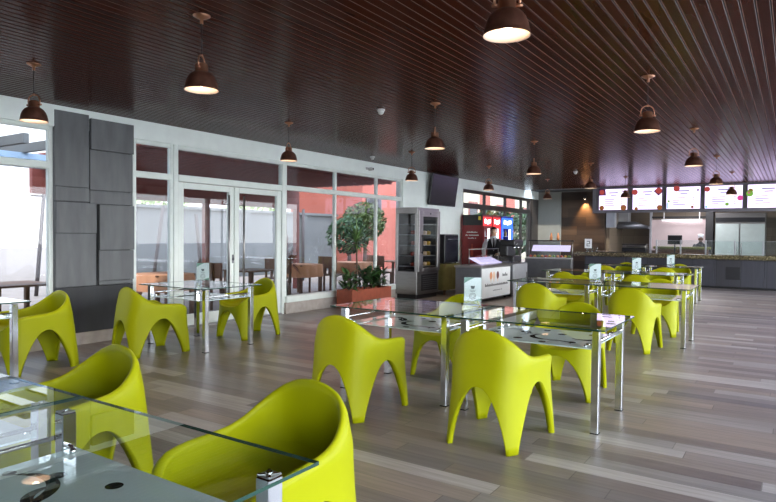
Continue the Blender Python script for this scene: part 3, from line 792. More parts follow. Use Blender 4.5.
# ------------------------------------------------------------------ drinks coolers
def bottle(m, c, h, r, mat):
    m.lathe([(0, 0), (r, 0), (r, h*.55), (r*.45, h*.8), (r*.4, h), (0, h)], mat, c, 10)
def cooler(y0, y1, lab, side, lit, top, stock):
    t = empty('drinks_cooler', (-7.2, (y0+y1)/2, 0), 0, lab, 'cooler'); w = (y1-y0)/2; H = 2.0
    m = MB(); d = .30
    m.box((-d, -w, .08), (d, -w+.03, H), side); m.box((-d, w-.03, .08), (d, w, H), side); m.box((-d, -w+.03, .08), (-d+.03, w-.03, H), side)
    m.box((-d+.03, -w+.03, .08), (d, w-.03, .30), side); m.box((-d+.03, -w+.03, H-.05), (d, w-.03, H), side); m.box((-d+.04, -w+.05, 0), (d-.04, w-.05, .08), 'black')
    m.box((-d+.03, -w+.03, .30), (-d+.035, w-.03, H-.05), 'coolback')
    m.build('cabinet', t)
    m = MB(); m.box((d-.04, -w+.03, H-.30), (d+.012, w-.03, H-.05), lit, .004)
    for i in range(5):
        a = -w*.6+i*w*.26; m.box((d+.012, a, H-.23+.02*sin(i*2)), (d+.015, a+w*.18, H-.13+.02*cos(i*1.7)), 'coollit')
    m.build('lit_header', t)
    dm = MB()
    for lo, hi in (((d-.02, -w+.03, .30), (d+.02, -w+.09, H-.30)), ((d-.02, w-.09, .30), (d+.02, w-.03, H-.30)), ((d-.02, -w+.09, .30), (d+.02, w-.09, .36)), ((d-.02, -w+.09, H-.35), (d+.02, w-.09, H-.30))): dm.box(lo, hi, top)
    dd = dm.build('door', t)
    dm = MB(); dm.box((d-.004, -w+.09, .36), (d+.004, w-.09, H-.35), 'pane'); dm.build('door_glass', dd)
    dm = MB(); dm.tube([(d+.05, -w+.07, .8), (d+.05, -w+.07, 1.3)], .012, 'steel', 8)
    for z in (.82, 1.28): dm.tube([(d+.015, -w+.07, z), (d+.05, -w+.07, z)], .008, 'steel', 8)
    dm.build('handle', dd)
    m = MB(); m.box((d-.10, w-.055, .38), (d-.03, w-.032, H-.36), 'coollit'); m.box((d-.10, -w+.032, .38), (d-.03, -w+.055, H-.36), 'coollit'); m.build('tube_light', t)
    for z in (.34, .62, .90, 1.18, 1.42):
        s = MB(); s.box((-d+.04, -w+.06, z), (d-.10, w-.06, z+.012), 'white'); s.build('shelf', t)
    for z in (.632, .912, 1.192, 1.432):
        for j in range(4):
            c = MB(); bottle(c, (0, 0, 0), .19, .036, stock[(j+int(z*10)) % len(stock)])
            o = c.build('drink_bottle', None, (-7.2+d-.17, (y0+y1)/2-w+.12+j*(2*w-.24)/3, z)); tag(o, 'drink bottle standing inside a lit cooler behind the bartender', 'bottle', 'bottles in the drinks coolers')
    return t
c1 = cooler(14.90, 15.50, 'red cooler with a plain red side, leftmost of the three drinks coolers', 'red', 'redlit', 'red', ['fruit_r', 'icecream_b', 'white'])
m = MB(); m.box((-.28, -.304, 1.72), (.30, -.301, 2.0), 'black'); m.build('top_band', c1); m = MB(); m.box((.18, -.3055, 1.86), (.25, -.304, 1.96), 'yellow'); m.build('badge', c1); m = MB()
def strokes(m, x0, x1, z, h, mat, n=14, seed=1, y=None, xfix=None, t=.003):
    """small illegible lettering strokes along a line"""
    rnd = random.Random(seed); w = (x1-x0)/n
    for i in range(n):
        if rnd.random() < .02: continue
        a = x0+i*w; hh = h*rnd.choice((.6, .6, .8, 1.)); lo, hi = (a, z), (a+w*.62, z+hh)
        if y is not None: m.box((lo[0], y-t, lo[1]), (hi[0], y, hi[1]), mat)
        else: m.box((xfix, lo[0], lo[1]), (xfix+t, hi[0], hi[1]), mat)
strokes(m, -.16, .16, 1.52, .035, 'white', 12, 3, y=-.301); m.build('lettering', c1); m = MB(); strokes(m, -.20, .20, 1.44, .035, 'white', 15, 4, y=-.301); m.build('lettering', c1); m = MB(); strokes(m, -.12, .12, 1.36, .035, 'white', 9, 5, y=-.301)
m.build('lettering', c1); m = MB(); m.box((-.035, -.304, .86), (.035, -.301, 1.12), 'fruit_r'); m.box((-.015, -.304, 1.12), (.015, -.301, 1.22), 'fruit_r')
m.build('bottle_picture', c1)
cooler(15.53, 16.10, 'red cooler with a lit red header, middle of the three drinks coolers', 'red', 'redlit', 'redlit', ['fruit_r', 'white', 'fruit_y'])
cooler(16.14, 16.98, 'blue cooler with a lit blue header, rightmost of the three drinks coolers', 'blue', 'bluelit', 'bluelit', ['white', 'fruit_y', 'blue', 'fruit_g'])

# ------------------------------------------------------------------ ice cream freezer, side cabinet, curved case
t = empty('ice_cream_freezer', (-5.86, 12.77, 0), 0, 'low grey freezer cart with a white front panel printed with ice creams', 'freezer')
m = MB(); m.box((-.32, -.80, .06), (.30, .80, .74), 'steel_dark', .01); m.box((-.34, -.82, .74), (.33, .82, .79), 'steel', .01)
m.build('body', t)
for sx in (-.24, .22):
    for sy in (-.68, .68):
        m = MB(); m.tube([(sx, sy, .04), (sx, sy, .06)], .015, 'steel', 8); m.tube([(sx, sy-.015, .03), (sx, sy+.015, .03)], .03, 'rubber', 14); m.build('castor', t)
m = MB(); m.box((.30, -.78, .08), (.312, .78, .73), 'paper', .003)
xf = .3125
def spot(y, z, ry, rz, mat):
    m.face([(xf+.001, y+ry*cos(2*pi*i/18), z+rz*sin(2*pi*i/18)) for i in range(18)], mat)
for yy, mat, hh in ((-.32, 'icecream_o', .20), (-.16, 'icecream_c', .20), (.05, 'icecream_b', .22)):
    spot(yy, .56, .07, .085, mat); m.face([(xf, yy-.05, .52), (xf, yy+.05, .52), (xf, yy, .40)], 'icecream_c')
strokes(m, .32, .62, .52, .08, 'grey_print', 6, 9, xfix=.312); strokes(m, -.62, .64, .33, .06, 'black', 22, 11, xfix=.312); strokes(m, -.2, .3, .22, .02, 'grey_print', 14, 12, xfix=.312)
m.build('front_panel', t)
m = MB()
prof = [(.30, .79), (.28, .86), (.22, .92), (.12, .97), (0, 1.0), (-.3, 1.0)]
for (a, c) in zip(prof, prof[1:]): m.face([(a[0], -.78, a[1]), (a[0], .78, a[1]), (c[0], .78, c[1]), (c[0], -.78, c[1])], 'acrylic', True)
m.build('curved_glass', t, fix=False)
m = MB(); m.tube([(.0, -.80, 1.14), (.0, .80, 1.14)], .010, 'steel', 8)
for s in (-.78, .78): m.tube([(0, s, .79), (0, s, 1.14)], .010, 'steel', 8)
m.build('rail', t)
m = MB(); m.box((-.20, -.45, .80), (.12, .72, .815), 'casereflect', rot=Matrix.Rotation(RAD(24), 3, 'Y'), piv=Vector((.12, 0, .815))); m.build('freezer_reflection', t)  # glowing sheet imitates the reflection in the freezer's curved glass
t = empty('side_cabinet', (-5.83, 14.12, 0), 0, 'pale steel cabinet between the freezer cart and the curved display case', 'cabinet')
m = MB(); m.box((-.33, -.50, .1), (.30, .48, .79), 'steel_dark', .006); m.box((-.28, -.44, 0), (.25, .42, .1), 'black'); m.build('body', t)
m = MB(); m.box((.30, -.46, .14), (.318, .44, .77), 'steel_light', .005); dd = m.build('door', t)
m = MB(); m.box((.318, .36, .40), (.335, .40, .56), 'steel'); m.build('handle', dd)
# espresso style black machine with terminal
t = empty('coffee_machine', (-5.80, 14.32, .79), 0, 'black coffee machine with chrome fittings on the pale steel cabinet', 'machine')
m = MB(); m.box((-.24, -.28, .02), (.12, .28, .16), 'black', .02, seg=2); m.box((-.24, -.28, .16), (-.04, .28, .44), 'black', .02, seg=2); m.box((-.24, -.30, .40), (.16, .30, .56), 'black', .04, seg=2)
for sx in (-.18, .06):
    for sy in (-.22, .22): m.tube([(sx, sy, 0), (sx, sy, .02)], .02, 'rubber', 8)
m.build('body', t)
for s in (-.13, .13):
    m = MB(); m.tube([(.08, s, .33), (.08, s, .41)], .035, 'chrome', 14); m.tube([(.08, s, .35), (.22, s, .33)], .012, 'black', 8); m.build('group_head', t)
m = MB(); m.tube([(.17, -.22, .46), (.185, -.22, .46)], .025, 'chrome', 12); m.tube([(.17, .1, .46), (.185, .1, .46)], .018, 'chrome', 12); m.build('dial', t)
# curved glass display case, turned towards the room
t = empty('pastry_case', (-5.42, 15.98, 0), RAD(14), 'curved glass display case with a grey steel front and a painted pale reflection', 'display case')
m = MB(); m.box((-.66, -.02, .08), (.56, .60, .86), 'steel_dark', .008); m.box((-.60, .04, 0), (.50, .55, .08), 'black'); m.build('base', t)
m = MB(); m.box((-.60, -.035, .18), (.50, -.02, .80), 'steel_dark', .004); m.box((-.64, -.05, .84), (.58, .0, .885), 'steel_light', .005); m.box((.53, -.04, .10), (.56, -.02, .84), 'steel_light'); m.box((-.55, -.05, .24), (.45, -.036, .27), 'steel_light'); m.build('front_panel', t)
m = MB(); pr = [(-.03, .88), (0., 1.0), (.06, 1.12), (.16, 1.22), (.30, 1.29), (.42, 1.31)]
for a, c in zip(pr, pr[1:]): m.face([(-.62, a[0], a[1]), (.54, a[0], a[1]), (.54, c[0], c[1]), (-.62, c[0], c[1])], 'acrylic', True)
for xx in (-.62, .54): m.face([(xx, y, z) for y, z in pr]+[(xx, .55, 1.31), (xx, .55, .88)], 'acrylic')
m.build('curved_glass', t, fix=False)
m = MB(); m.box((-.66, .36, 1.31), (.58, .62, 1.34), 'black', .004)
for xx in (-.62, .54): m.tube([(xx, .57, .86), (xx, .57, 1.31)], .012, 'steel', 8)
m.build('top_shelf', t)
m = MB(); m.box((-.50, .12, 1.04), (.50, .52, 1.052), 'casereflect', rot=Matrix.Rotation(RAD(22), 3, 'X'), piv=Vector((0, .12, 1.04))); m.build('case_reflection', t)  # glowing panel stands in for the reflection on the case glass
rnd = random.Random(5)
for i in range(11):
    mt = ['fruit_r', 'fruit_y', 'fruit_g', 'icecream_o'][i % 4]
    c = MB(); c.ball((0, 0, .04), .045, mt, 12, (1, 1, .88)); lx = -.52+i*.1; ly = .10+.05*(i % 2)
    o = c.build('fruit', None, (-5.42+lx*cos(RAD(14))-ly*sin(RAD(14)), 15.98+lx*sin(RAD(14))+ly*cos(RAD(14)), .862)); tag(o, 'round fruit in the curved glass display case', 'fruit', 'fruit in the display case')
for i, (lx, lab) in enumerate(((-.02, 'small amber bottle standing on top of the curved display case, left of two'), (.16, 'small amber bottle standing on top of the curved display case, right of two'))):
    c = MB(); bottle(c, (0, 0, 0), .20, .035, 'icecream_o'); o = c.build('sauce_bottle', None, (-5.42+lx*.97-.48*.242, 15.98+lx*.242+.48*.97, 1.34)); tag(o, lab, 'bottle')

# ------------------------------------------------------------------ bar counter
CY = 19.85
m = MB(); m.box((-5.6, CY+.04, 0), (2.55, CY+.60, .83), 'counter_dark')
x = -5.6
while x < 1.8:
    m.box((x+.006, CY, .06), (min(x+1.23, 2.55)-.006, CY+.04, .82), 'counter_dark', .004)
    m.box((x+.30, CY-.012, .26), (x+.66, CY+.001, .62), 'counter_inset', .004)
    x += 1.23
m.box((-5.6, CY+.02, 0), (2.55, CY+.05, .06), 'black')
root = empty('bar_counter', (0, 0, 0), 0, 'long dark grey panelled bar counter across the end of the room', 'counter')
m.build('panelled_front', root)
m = MB(); m.box((-5.95, CY-.07, .83), (2.57, CY+.68, .955), 'granite', .012, seg=2); m.build('granite_top', root)
gl = empty('glass_screen', (0, CY+.22, .955), 0, 'low clear glass screen on steel posts along the granite counter', 'glass screen')
px = [-3.5, -2.83, -2.16, -1.42, -.72, 0, .8, 1.6]
for i, xx in enumerate(px):
    m = MB(); m.box((xx-.02, -.02, 0), (xx+.02, .02, .42), 'steel_light', .004); m.build('post', gl)
    if i:
        m = MB(); m.box((px[i-1]+.025, -.004, .04), (xx-.025, .004, .40), 'acrylic'); m.box((px[i-1]+.025, -.006, .395), (xx-.025, .006, .405), 'steel_light'); m.build('pane', gl)
# things on the counter
t = empty('counter_sign', (-5.55, CY+.2, .955), RAD(20), 'white card sign on a clear holder at the left end of the granite counter', 'sign')
m = MB(); m.box((-.09, -.05, 0), (.09, .05, .01), 'acrylic'); m.box((-.012, -.008, .01), (.012, .008, .12), 'acrylic'); m.build('holder', t)
m = MB(); m.box((-.11, -.004, .12), (.11, .004, .42), 'paper')
m.box((-.05, -.006, .33), (.05, -.004, .35), 'grey_print'); m.box((.03, -.006, .27), (.05, -.004, .33), 'grey_print'); m.box((-.05, -.006, .25), (.05, -.004, .27), 'grey_print'); m.box((-.05, -.006, .20), (-.03, -.004, .25), 'grey_print'); m.box((-.05, -.006, .18), (.05, -.004, .20), 'grey_print')
m.build('card', t)
for i, xx in enumerate((-5.62, -5.48, -5.34)):
    c = MB(); c.lathe([(0, 0), (.03, 0), (.04, .14), (.037, .14), (.028, .008), (0, .008)], 'acrylic', n=14); o = c.build('drinking_glass', None, (xx, CY+.42, .955)); tag(o, 'clear drinking glass behind the white card sign on the granite counter', 'glass', 'glasses on the counter end')
t = empty('contact_grill', (-4.15, CY+.36, .955), 0, 'black and steel contact grill on the granite counter under the hood', 'grill')
m = MB(); m.box((-.36, -.16, .03), (.36, .18, .15), 'black', .015, seg=2)
for sx in (-.3, .3): m.tube([(sx, 0, 0), (sx, 0, .03)], .02, 'rubber', 8)
m.build('base', t)
m = MB(); m.box((-.34, -.15, .16), (.34, .17, .24), 'steel', .02, seg=2); m.box((-.36, -.17, .25), (.36, .18, .28), 'black', .01); dd = m.build('lid', t)
m = MB(); m.tube([(-.2, -.15, .22), (-.2, -.23, .20), (.2, -.23, .20), (.2, -.15, .22)], .012, 'black', 8); m.build('handle', dd)
t = empty('till_screen', (-3.02, CY+.42, .955), 0, 'black till screen on the granite counter before the kitchen hatch', 'till')
m = MB(); m.box((-.12, -.08, 0), (.12, .08, .02), 'black', .004); m.tube([(0, 0, .02), (0, .0, .30)], .02, 'black', 8); m.build('stand', t)
m = MB(); m.box((-.20, -.02, .28), (.20, .02, .56), 'black', .008); m.build('monitor', t)
t = empty('serving_tray', (-5.0, CY+.33, .955), 0, 'flat dark tray on the granite counter beside the white card sign', 'tray')
m = MB(); m.box((-.34, -.15, 0), (.30, .15, .03), 'black', .008); m.build('tray_base', t)
m = MB(); m.box((-.30, -.12, .03), (.26, .12, .036), 'icecream_c'); m.build('contents', t)
# wooden rack behind
t = empty('serving_ledge', (-2.95, 20.95, .0), 0, 'brown timber ledge unit behind the counter before the kitchen hatch', 'ledge')
m = MB(); m.box((-.75, 0, 0), (.75, .4, 1.08), 'brownwood', .01); m.build('cabinet', t)
m = MB(); m.box((-.8, -.04, 1.08), (.8, .44, 1.16), 'olivecloth', .01); m.build('ledge_top', t)

# menu bulkhead with lit screens
BY = 19.72
m = MB(); m.box((-5.32, BY, 2.20), (2.5, BY+.22, ZC+.02), 'sign_frame', .01); m.box((-5.34, BY-.03, 2.19), (2.52, BY, 2.27), 'sign_frame', .008); m.box((-5.34, BY-.03, 2.94), (2.52, BY, 3.0), 'sign_frame', .008)
m.box((-5.34, BY-.03, 2.27), (-5.26, BY, 2.94), 'sign_frame', .008)
o = m.build('bulkhead'); o['kind'] = 'structure'
slab = ['first menu screen from the left, with a plum corner and food pictures at its edges', 'second menu screen from the left, with a plum dish picture at its top right', 'third menu screen from the left, with a red picture at top and text at left',
        'fourth menu screen from the left, with a pink dot at its right edge', 'fifth menu screen from the left, with a green and yellow picture at its left edge', 'sixth menu screen, beyond the right edge of the photo']
SX = [(-5.13, -4.29), (-4.13, -3.31), (-3.18, -2.285), (-2.165, -1.23), (-1.105, -.16), (-.03, .91)]
for i, (x0, x1) in enumerate(SX):
    t = empty('menu_screen', ((x0+x1)/2, BY-.03, 2.285), 0, slab[i], 'menu screen', None); w = (x1-x0)/2; H = .64
    m = MB(); m.box((-w-.012, -.03, -.014), (w+.012, .028, H+.012), 'black', .004); m.build('bezel', t)
    m = MB(); y = -.0305
    m.box((-w, y-.002, 0), (w, -.03, H), 'screen_white')
    def R(a, c, e, g, mat): m.face([(a*w, y-.003, c*H), (e*w, y-.003, c*H), (e*w, y-.003, g*H), (a*w, y-.003, g*H)], mat)
    def D(a, c, r, mat, n=14, rot=0): m.face([(a*w+r*cos(2*pi*j/n+rot), y-.004-.0005*n/10, c*H+r*sin(2*pi*j/n+rot)) for j in range(n)], mat)
    rnd = random.Random(i+20)
    R(-.30, .79, .35, .85, 'scr_line'); R(-.18, .68, .26, .73, 'scr_line')
    for j in range(4): R(-.62, .48-j*.10, -.62+rnd.uniform(.35, .75), .52-j*.10, 'scr_line'); R(.55, .48-j*.10, .66, .52-j*.10, 'scr_line')
    if i == 0:
        m.face([(-w, y-.003, H), (-w, y-.003, .70*H), (-.50*w, y-.003, .70*H), (-.56*w, y-.003, H)], 'scr_plum'); D(-.80, .86, 0.075, 'scr_red'); D(-.80, .10, 0.075, 'scr_brown'); D(-.80, .11, .03, 'fruit_y'); D(.75, .10, 0.088, 'scr_brown')
    if i == 1: D(.78, .84, .14, 'scr_plum', 4, 0); D(.78, .86, 0.088, 'scr_red'); D(-.86, .82, 0.088, 'scr_red'); D(.86, .08, 0.075, 'scr_brown'); D(-.74, .04, .05, 'scr_brown')
    if i == 2: D(-.40, .93, 0.088, 'scr_red'); D(.55, .08, .04, 'scr_brown'); D(-.86, .36, .035, 'scr_green'); D(.86, .84, .03, 'scr_plum'); R(-.98, .02, -.90, .30, 'scr_blue')
    if i == 3: D(-.88, .86, 0.075, 'scr_red'); D(.88, .44, 0.075, 'scr_pink'); D(.20, .18, .05, 'scr_green'); R(-.98, .02, -.84, .12, 'scr_blue')
    if i == 4: D(-.90, .62, 0.088, 'scr_green'); D(-.86, .74, 0.062, 'fruit_y'); D(-.94, .66, .03, 'scr_pink'); D(.55, .16, .04, 'scr_brown')
    if i == 5: D(-.7, .8, .07, 'scr_red'); D(.6, .2, .06, 'scr_green')
    m.build('display', t, fix=False)

# kitchen behind
t = empty('extractor_hood', (-5.0, 22.7, 1.74), 0, 'dark extractor hood with a grey duct hanging behind the counter at left', 'hood')
m = MB(); m.box((-1.15, -.45, 0), (.85, .45, .07), 'steel_dark', .008); m.loft([[(-1.1, -.42, .07), (.8, -.42, .07), (.8, .42, .07), (-1.1, .42, .07)], [(-.5, -.2, .25), (.3, -.2, .25), (.3, .3, .25), (-.5, .3, .25)]], 'steel_dark'); m.build('canopy', t)
m = MB(); m.box((-.28, -.18, .25), (.14, .2, 1.22), 'steel_light', .006); m.build('duct', t)
b = MB(); b.box((-5.25, 21.05, 1.76), (-4.98, 21.3, ZC), 'steel_light'); struct('trim_3', b)
b = MB(); b.box((-4.1, 22.6, 1.0), (-2.42, 22.66, 2.05), 'pinkwall'); b.box((-4.1, 22.58, 2.10), (-2.42, 22.66, 2.16), 'dark_room'); b.box((-4.16, 22.5, 0), (-4.1, 22.7, 2.6), 'steel_light'); struct('wall_hatch', b)
t = empty('strip_lamp', (-3.15, 22.4, 2.0), 0, 'thin lit strip lamp over the pale kitchen hatch', 'lamp')
m = MB(); m.box((-.62, -.03, .03), (.62, .03, .06), 'white'); m.build('housing', t)
m = MB(); m.box((-.60, -.025, 0), (.60, .025, .03), 'lightstrip'); m.build('tube', t)
m = MB(); m.box((-.55, -.01, .06), (-.53, .01, .99), 'white'); m.box((.53, -.01, .06), (.55, .01, .99), 'white'); m.build('hanger', t)
b = MB(); b.box((-2.42, 22.3, 0), (-2.2, 22.7, 2.7), 'dark_room'); struct('trim_4', b)
t = empty('kitchen_fridge', (-1.45, 22.6, 0), 0, 'tall two door fridge with pale frosted doors at the back of the kitchen', 'fridge')
m = MB(); m.box((-.70, -.25, .05), (.70, .4, 2.25), 'steel', .01); m.box((-.66, -.2, 0), (.66, .35, .05), 'black')
m.box((-.68, -.262, 1.96), (.68, -.25, 2.10), 'black'); m.build('cabinet', t)
for s in (-1, 1):
    m = MB(); a, c = (-.68, -.02) if s < 0 else (.02, .68); m.box((a, -.28, .12), (c, -.25, 1.90), 'fgreen', .006); dd = m.build('door', t)
    m = MB(); xx = -.06 if s < 0 else .06; m.tube([(xx, -.32, .9), (xx, -.32, 1.3)], .012, 'steel', 8)
    for z in (.92, 1.28): m.tube([(xx, -.28, z), (xx, -.32, z)], .008, 'steel', 8)
    m.build('handle', dd)
t = empty('shelf_rack', (.2, 22.5, 0), 0, 'open steel rack right of the kitchen fridge, at the photo edge', 'rack')
for z in (.3, .8, 1.3, 1.8):
    m = MB(); m.box((-.6, -.25, z), (1.2, .25, z+.03), 'steel'); m.build('shelf', t)
for xx in (-.58, 1.18):
    for yy in (-.23, .23):
        m = MB(); m.box((xx-.02, yy-.02, 0), (xx+.02, yy+.02, 2.1), 'steel'); m.build('post', t)
# downlight on the wood cladding
t = empty('wall_downlight', (-5.95, 20.98, 2.72), 0, 'small downlight glowing on the brown wood cladding', 'lamp')
m = MB(); m.tube([(0, 0, 0), (0, 0, .12)], .035, 'dark_frame', 14); m.box((-.02, 0, .03), (.02, .12, .09), 'dark_frame'); m.build('housing', t)
m = MB(); m.lathe([(0, -.002), (.03, -.002)], 'bulb', n=14); m.build('lens', t, fix=False)
ld = bpy.data.lights.new('downlight_beam', 'SPOT'); ld.energy = 110; ld.spot_size = RAD(75); ld.spot_blend = .8; ld.color = (1, .62, .30); ld.shadow_soft_size = .03
lo = bpy.data.objects.new('downlight_beam', ld); COL.objects.link(lo); lo.location = (0, 0, -.02); lo.rotation_euler = (RAD(10), 0, 0); lo.parent = t
# added fill light that brightens the kitchen
ld = bpy.data.lights.new('kitchen_fill', 'AREA'); ld.energy = 42; ld.size = 1.2; ld.color = (.95, .92, 1)
lo = bpy.data.objects.new('kitchen_fill', ld); COL.objects.link(lo); lo.location = (-2.6, 21.6, 2.85)

# ------------------------------------------------------------------ people
def ell(c, rx, ry, n=20, rot=0., tilt=(0, 0)):
    return [(c[0]+rx*cos(2*pi*j/n), c[1]+ry*sin(2*pi*j/n), c[2]) for j in range(n)]
def arm_rings(pts, rad, n=12):
    pts = [Vector(p) for p in pts]; out = []
    for i, p in enumerate(pts):
        d = (pts[min(i+1, len(pts)-1)]-pts[max(0, i-1)]).normalized(); ref = Vector((1, 0, 0)) if abs(d.x) < .8 else Vector((0, 1, 0))
        a = d.cross(ref).normalized(); b2 = d.cross(a); out.append([tuple(p+(a*cos(2*pi*j/n)+b2*sin(2*pi*j/n))*rad[i]) for j in range(n)])
    return out
def person(loc, rz, lab, skin, hat=False, H=1.74, armL=None, armR=None):
    """faces -y in its own frame; body is one remeshed surface, clothes follow it"""
    t = empty('person', loc, rz, lab, 'person'); k = H/1.74
    b = MB()
    b.loft([ell((0, .01, .80), .155, .105), ell((0, .01, .95), .165, .115), ell((0, .0, 1.10), .145, .10), ell((0, -.005, 1.25), .165, .112), ell((0, 0, 1.36), .178, .105), ell((0, .005, 1.43), .15, .085), ell((0, .01, 1.475), .075, .065), ell((0, .005, 1.50), .056, .056), ell((0, 0, 1.56), .054, .056)], 'skin')
    b.ball((0, -.008, 1.635), .105, 'skin', 20, (.74, .92, 1.08)); b.ball((0, -.030, 1.575), .07, 'skin', 14, (.80, .85, .75))
    b.ball((0, -.108, 1.615), .018, 'skin', 10, (.8, 1.1, 1.3))
    for s in (-1, 1): b.ball((s*.080, .0, 1.62), .028, 'skin', 10, (.4, .7, 1.1))
    hands = []
    for s, pts in ((-1, armR), (1, armL)):
        sh = (s*.185, 0, 1.405); pts = [sh]+pts
        b.loft(arm_rings(pts, [.062, .050, .043, .036, .028]), 'skin'); w = Vector(pts[-1]); d = (w-Vector(pts[-2])).normalized()
        side = d.cross(Vector((0, 0, 1))).normalized() if abs(d.z) < .95 else Vector((1, 0, 0)); up = side.cross(d)
        b.loft(arm_rings([w-d*.01, w+d*.04, w+d*.085], [.030, .040, .034], 10), 'skin')
        for q, (o_, ln) in enumerate(((-.027, .07), (-.009, .082), (.009, .078), (.027, .062))):
            p0 = w+d*.075+side*o_; b.tube([p0, p0+d*ln*.55, p0+d*ln*.8-up*.022], [.0105, .0095, .008], 'skin', 7)
        p0 = w+d*.025-side*.028*s; b.tube([p0, p0+d*.035-side*.028*s, p0+d*.065-side*.034*s], [.012, .011, .009], 'skin', 7)
    for s in (-1, 1): b.loft([ell((s*.085, .015, .90), .085, .09), ell((s*.09, .01, .70), .078, .082), ell((s*.09, 0, .48), .055, .06), ell((s*.09, .012, .30), .052, .056), ell((s*.09, .012, .09), .036, .042)], 'skin'); b.loft([ell((s*.09, .03, .0), .042, .06), ell((s*.09, -.03, .0), .045, .11), ell((s*.09, -.02, .06), .042, .09), ell((s*.09, .01, .10), .036, .045)], 'skin')
    o = b.build('body', t)
    md = o.modifiers.new('r', 'REMESH'); md.mode = 'VOXEL'; md.voxel_size = .010; md.use_smooth_shade = True
    dg = bpy.context.evaluated_depsgraph_get(); me = bpy.data.meshes.new_from_object(o.evaluated_get(dg)); o.modifiers.clear(); o.data = me
    me.materials.clear(); me.materials.append(M[skin])
    # face details
    f = MB()
    for s in (-1, 1):
        f.ball((s*.031, -.094, 1.645), .011, 'eye', 10, (1.2, .6, .8)); f.ball((s*.031, -.101, 1.645), .0055, 'hair', 8, (1, .5, 1)); f.box((s*.031-.018, -.104, 1.664), (s*.031+.018, -.094, 1.670), 'hair')
    f.build('eyes', t)
    f = MB(); f.ball((0, -.093, 1.572), .022, 'mouth', 10, (1, .35, .32)); f.build('mouth', t)
    f = MB()
    if hat:
        f.lathe([(.085, 1.66), (.088, 1.72), (.092, 1.74), (.10, 1.78), (.085, 1.81), (.0, 1.82)], 'shirt', n=20); f.build('chef_hat', t)
    else:
        f.ball((0, .012, 1.672), .112, 'hair', 20, (.76, .92, .88)); 
        for v in list(f.b.verts):
            if v.co.y < -.035 and v.co.z < 1.700: v.co.y = -.035; 
            if v.co.z < 1.60: v.co.z = 1.60
        f.build('hair', t)
    tops = 'vest' if hat else 'shirt'
    f = MB()
    for s, pts in ((-1, armR), (1, armL)):
        f.loft(arm_rings([(s*.165, 0, 1.41)]+pts[:-1]+[tuple(Vector(pts[-2]).lerp(Vector(pts[-1]), .92))], [.078, .066, .058, .050, .042], 14), tops)
    f.loft([ell((0, 0, 1.10), .160, .116), ell((0, -.003, 1.25), .180, .128), ell((0, 0, 1.37), .19, .122), ell((0, .005, 1.44), .150, .10), ell((0, .008, 1.48), .080, .076), ell((0, .004, 1.515), .066, .068)], tops); f.build('shirt', t)
    if not hat:
        f = MB(); sec = []
        for (z, rx, ry) in ((.88, .182, .140), (1.0, .178, .138), (1.10, .172, .130), (1.25, .190, .140), (1.36, .196, .134), (1.435, .160, .112)):
            op = max(0, (z-1.12)/.32)*.55; rg = []
            for j in range(33):
                a = -pi/2+op*.9+(2*pi-1.8*op)*j/32; rg.append((rx*cos(a), ry*sin(a), z))
            sec.append(rg)
        kk = f.mi('vest'); R_ = [[f.b.verts.new(p) for p in r] for r in sec]
        for a, c in zip(R_, R_[1:]):
            for j in range(32):
                q = f.b.faces.new([a[j], a[j+1], c[j+1], c[j]]); q.material_index = kk; q.smooth = True
        vo = f.build('vest', t); sm = vo.modifiers.new('s', 'SOLIDIFY'); sm.thickness = .006
        f = MB(); f.loft([[(-.016, -.136, 1.45), (.016, -.136, 1.45), (.016, -.094, 1.46), (-.016, -.094, 1.46)][0:4], [(-.012, -.142, 1.42), (.012, -.142, 1.42), (.012, -.118, 1.42), (-.012, -.118, 1.42)], [(-.026, -.152, 1.20), (.026, -.152, 1.20), (.026, -.130, 1.20), (-.026, -.130, 1.20)], [(-.004, -.150, 1.14), (.004, -.150, 1.14), (.004, -.136, 1.14), (-.004, -.136, 1.14)]], 'vest'); f.build('tie', t)
    else:
        f = MB(); f.loft([ell((0, 0, .55), .20, .15), ell((0, 0, .95), .19, .142), ell((0, 0, 1.10), .166, .122), ell((0, -.003, 1.22), .182, .13)], 'shirt'); f.build('apron', t)
    f = MB()
    for s in (-1, 1): f.loft([ell((s*.082, .012, .93), .098, .118), ell((s*.092, .012, .70), .090, .095), ell((s*.094, .005, .45), .072, .078), ell((s*.094, .012, .08), .062, .07)], 'vest')
    f.build('trousers', t)
    f = MB()
    for s in (-1, 1): f.loft([ell((s*.09, -.03, .0), .050, .135), ell((s*.09, -.03, .035), .052, .137), ell((s*.09, -.01, .08), .046, .10), ell((s*.09, .012, .11), .042, .05)], 'black')
    f.build('shoes', t)
    t.scale = (k, k, k); return t
person((-6.45, 14.62, 0), RAD(24), 'person in a black waistcoat, white shirt and dark tie standing behind the freezer cart', 'skin',
       armR=[(-.235, -.03, 1.26), (-.265, -.06, 1.12), (-.25, -.17, .98), (-.20, -.27, .87)], armL=[(.235, -.02, 1.26), (.26, -.05, 1.12), (.22, -.17, 1.06), (.12, -.25, 1.03)], H=1.65)
person((-2.50, 21.85, 0), RAD(10), 'person in dark clothes with a white cap working behind the counter, before the kitchen hatch', 'skin_dk', True, 1.50,
       armR=[(-.235, -.03, 1.26), (-.25, -.06, 1.12), (-.22, -.18, 1.04), (-.15, -.28, .99)], armL=[(.235, -.03, 1.26), (.25, -.06, 1.12), (.22, -.18, 1.04), (.15, -.28, .99)])

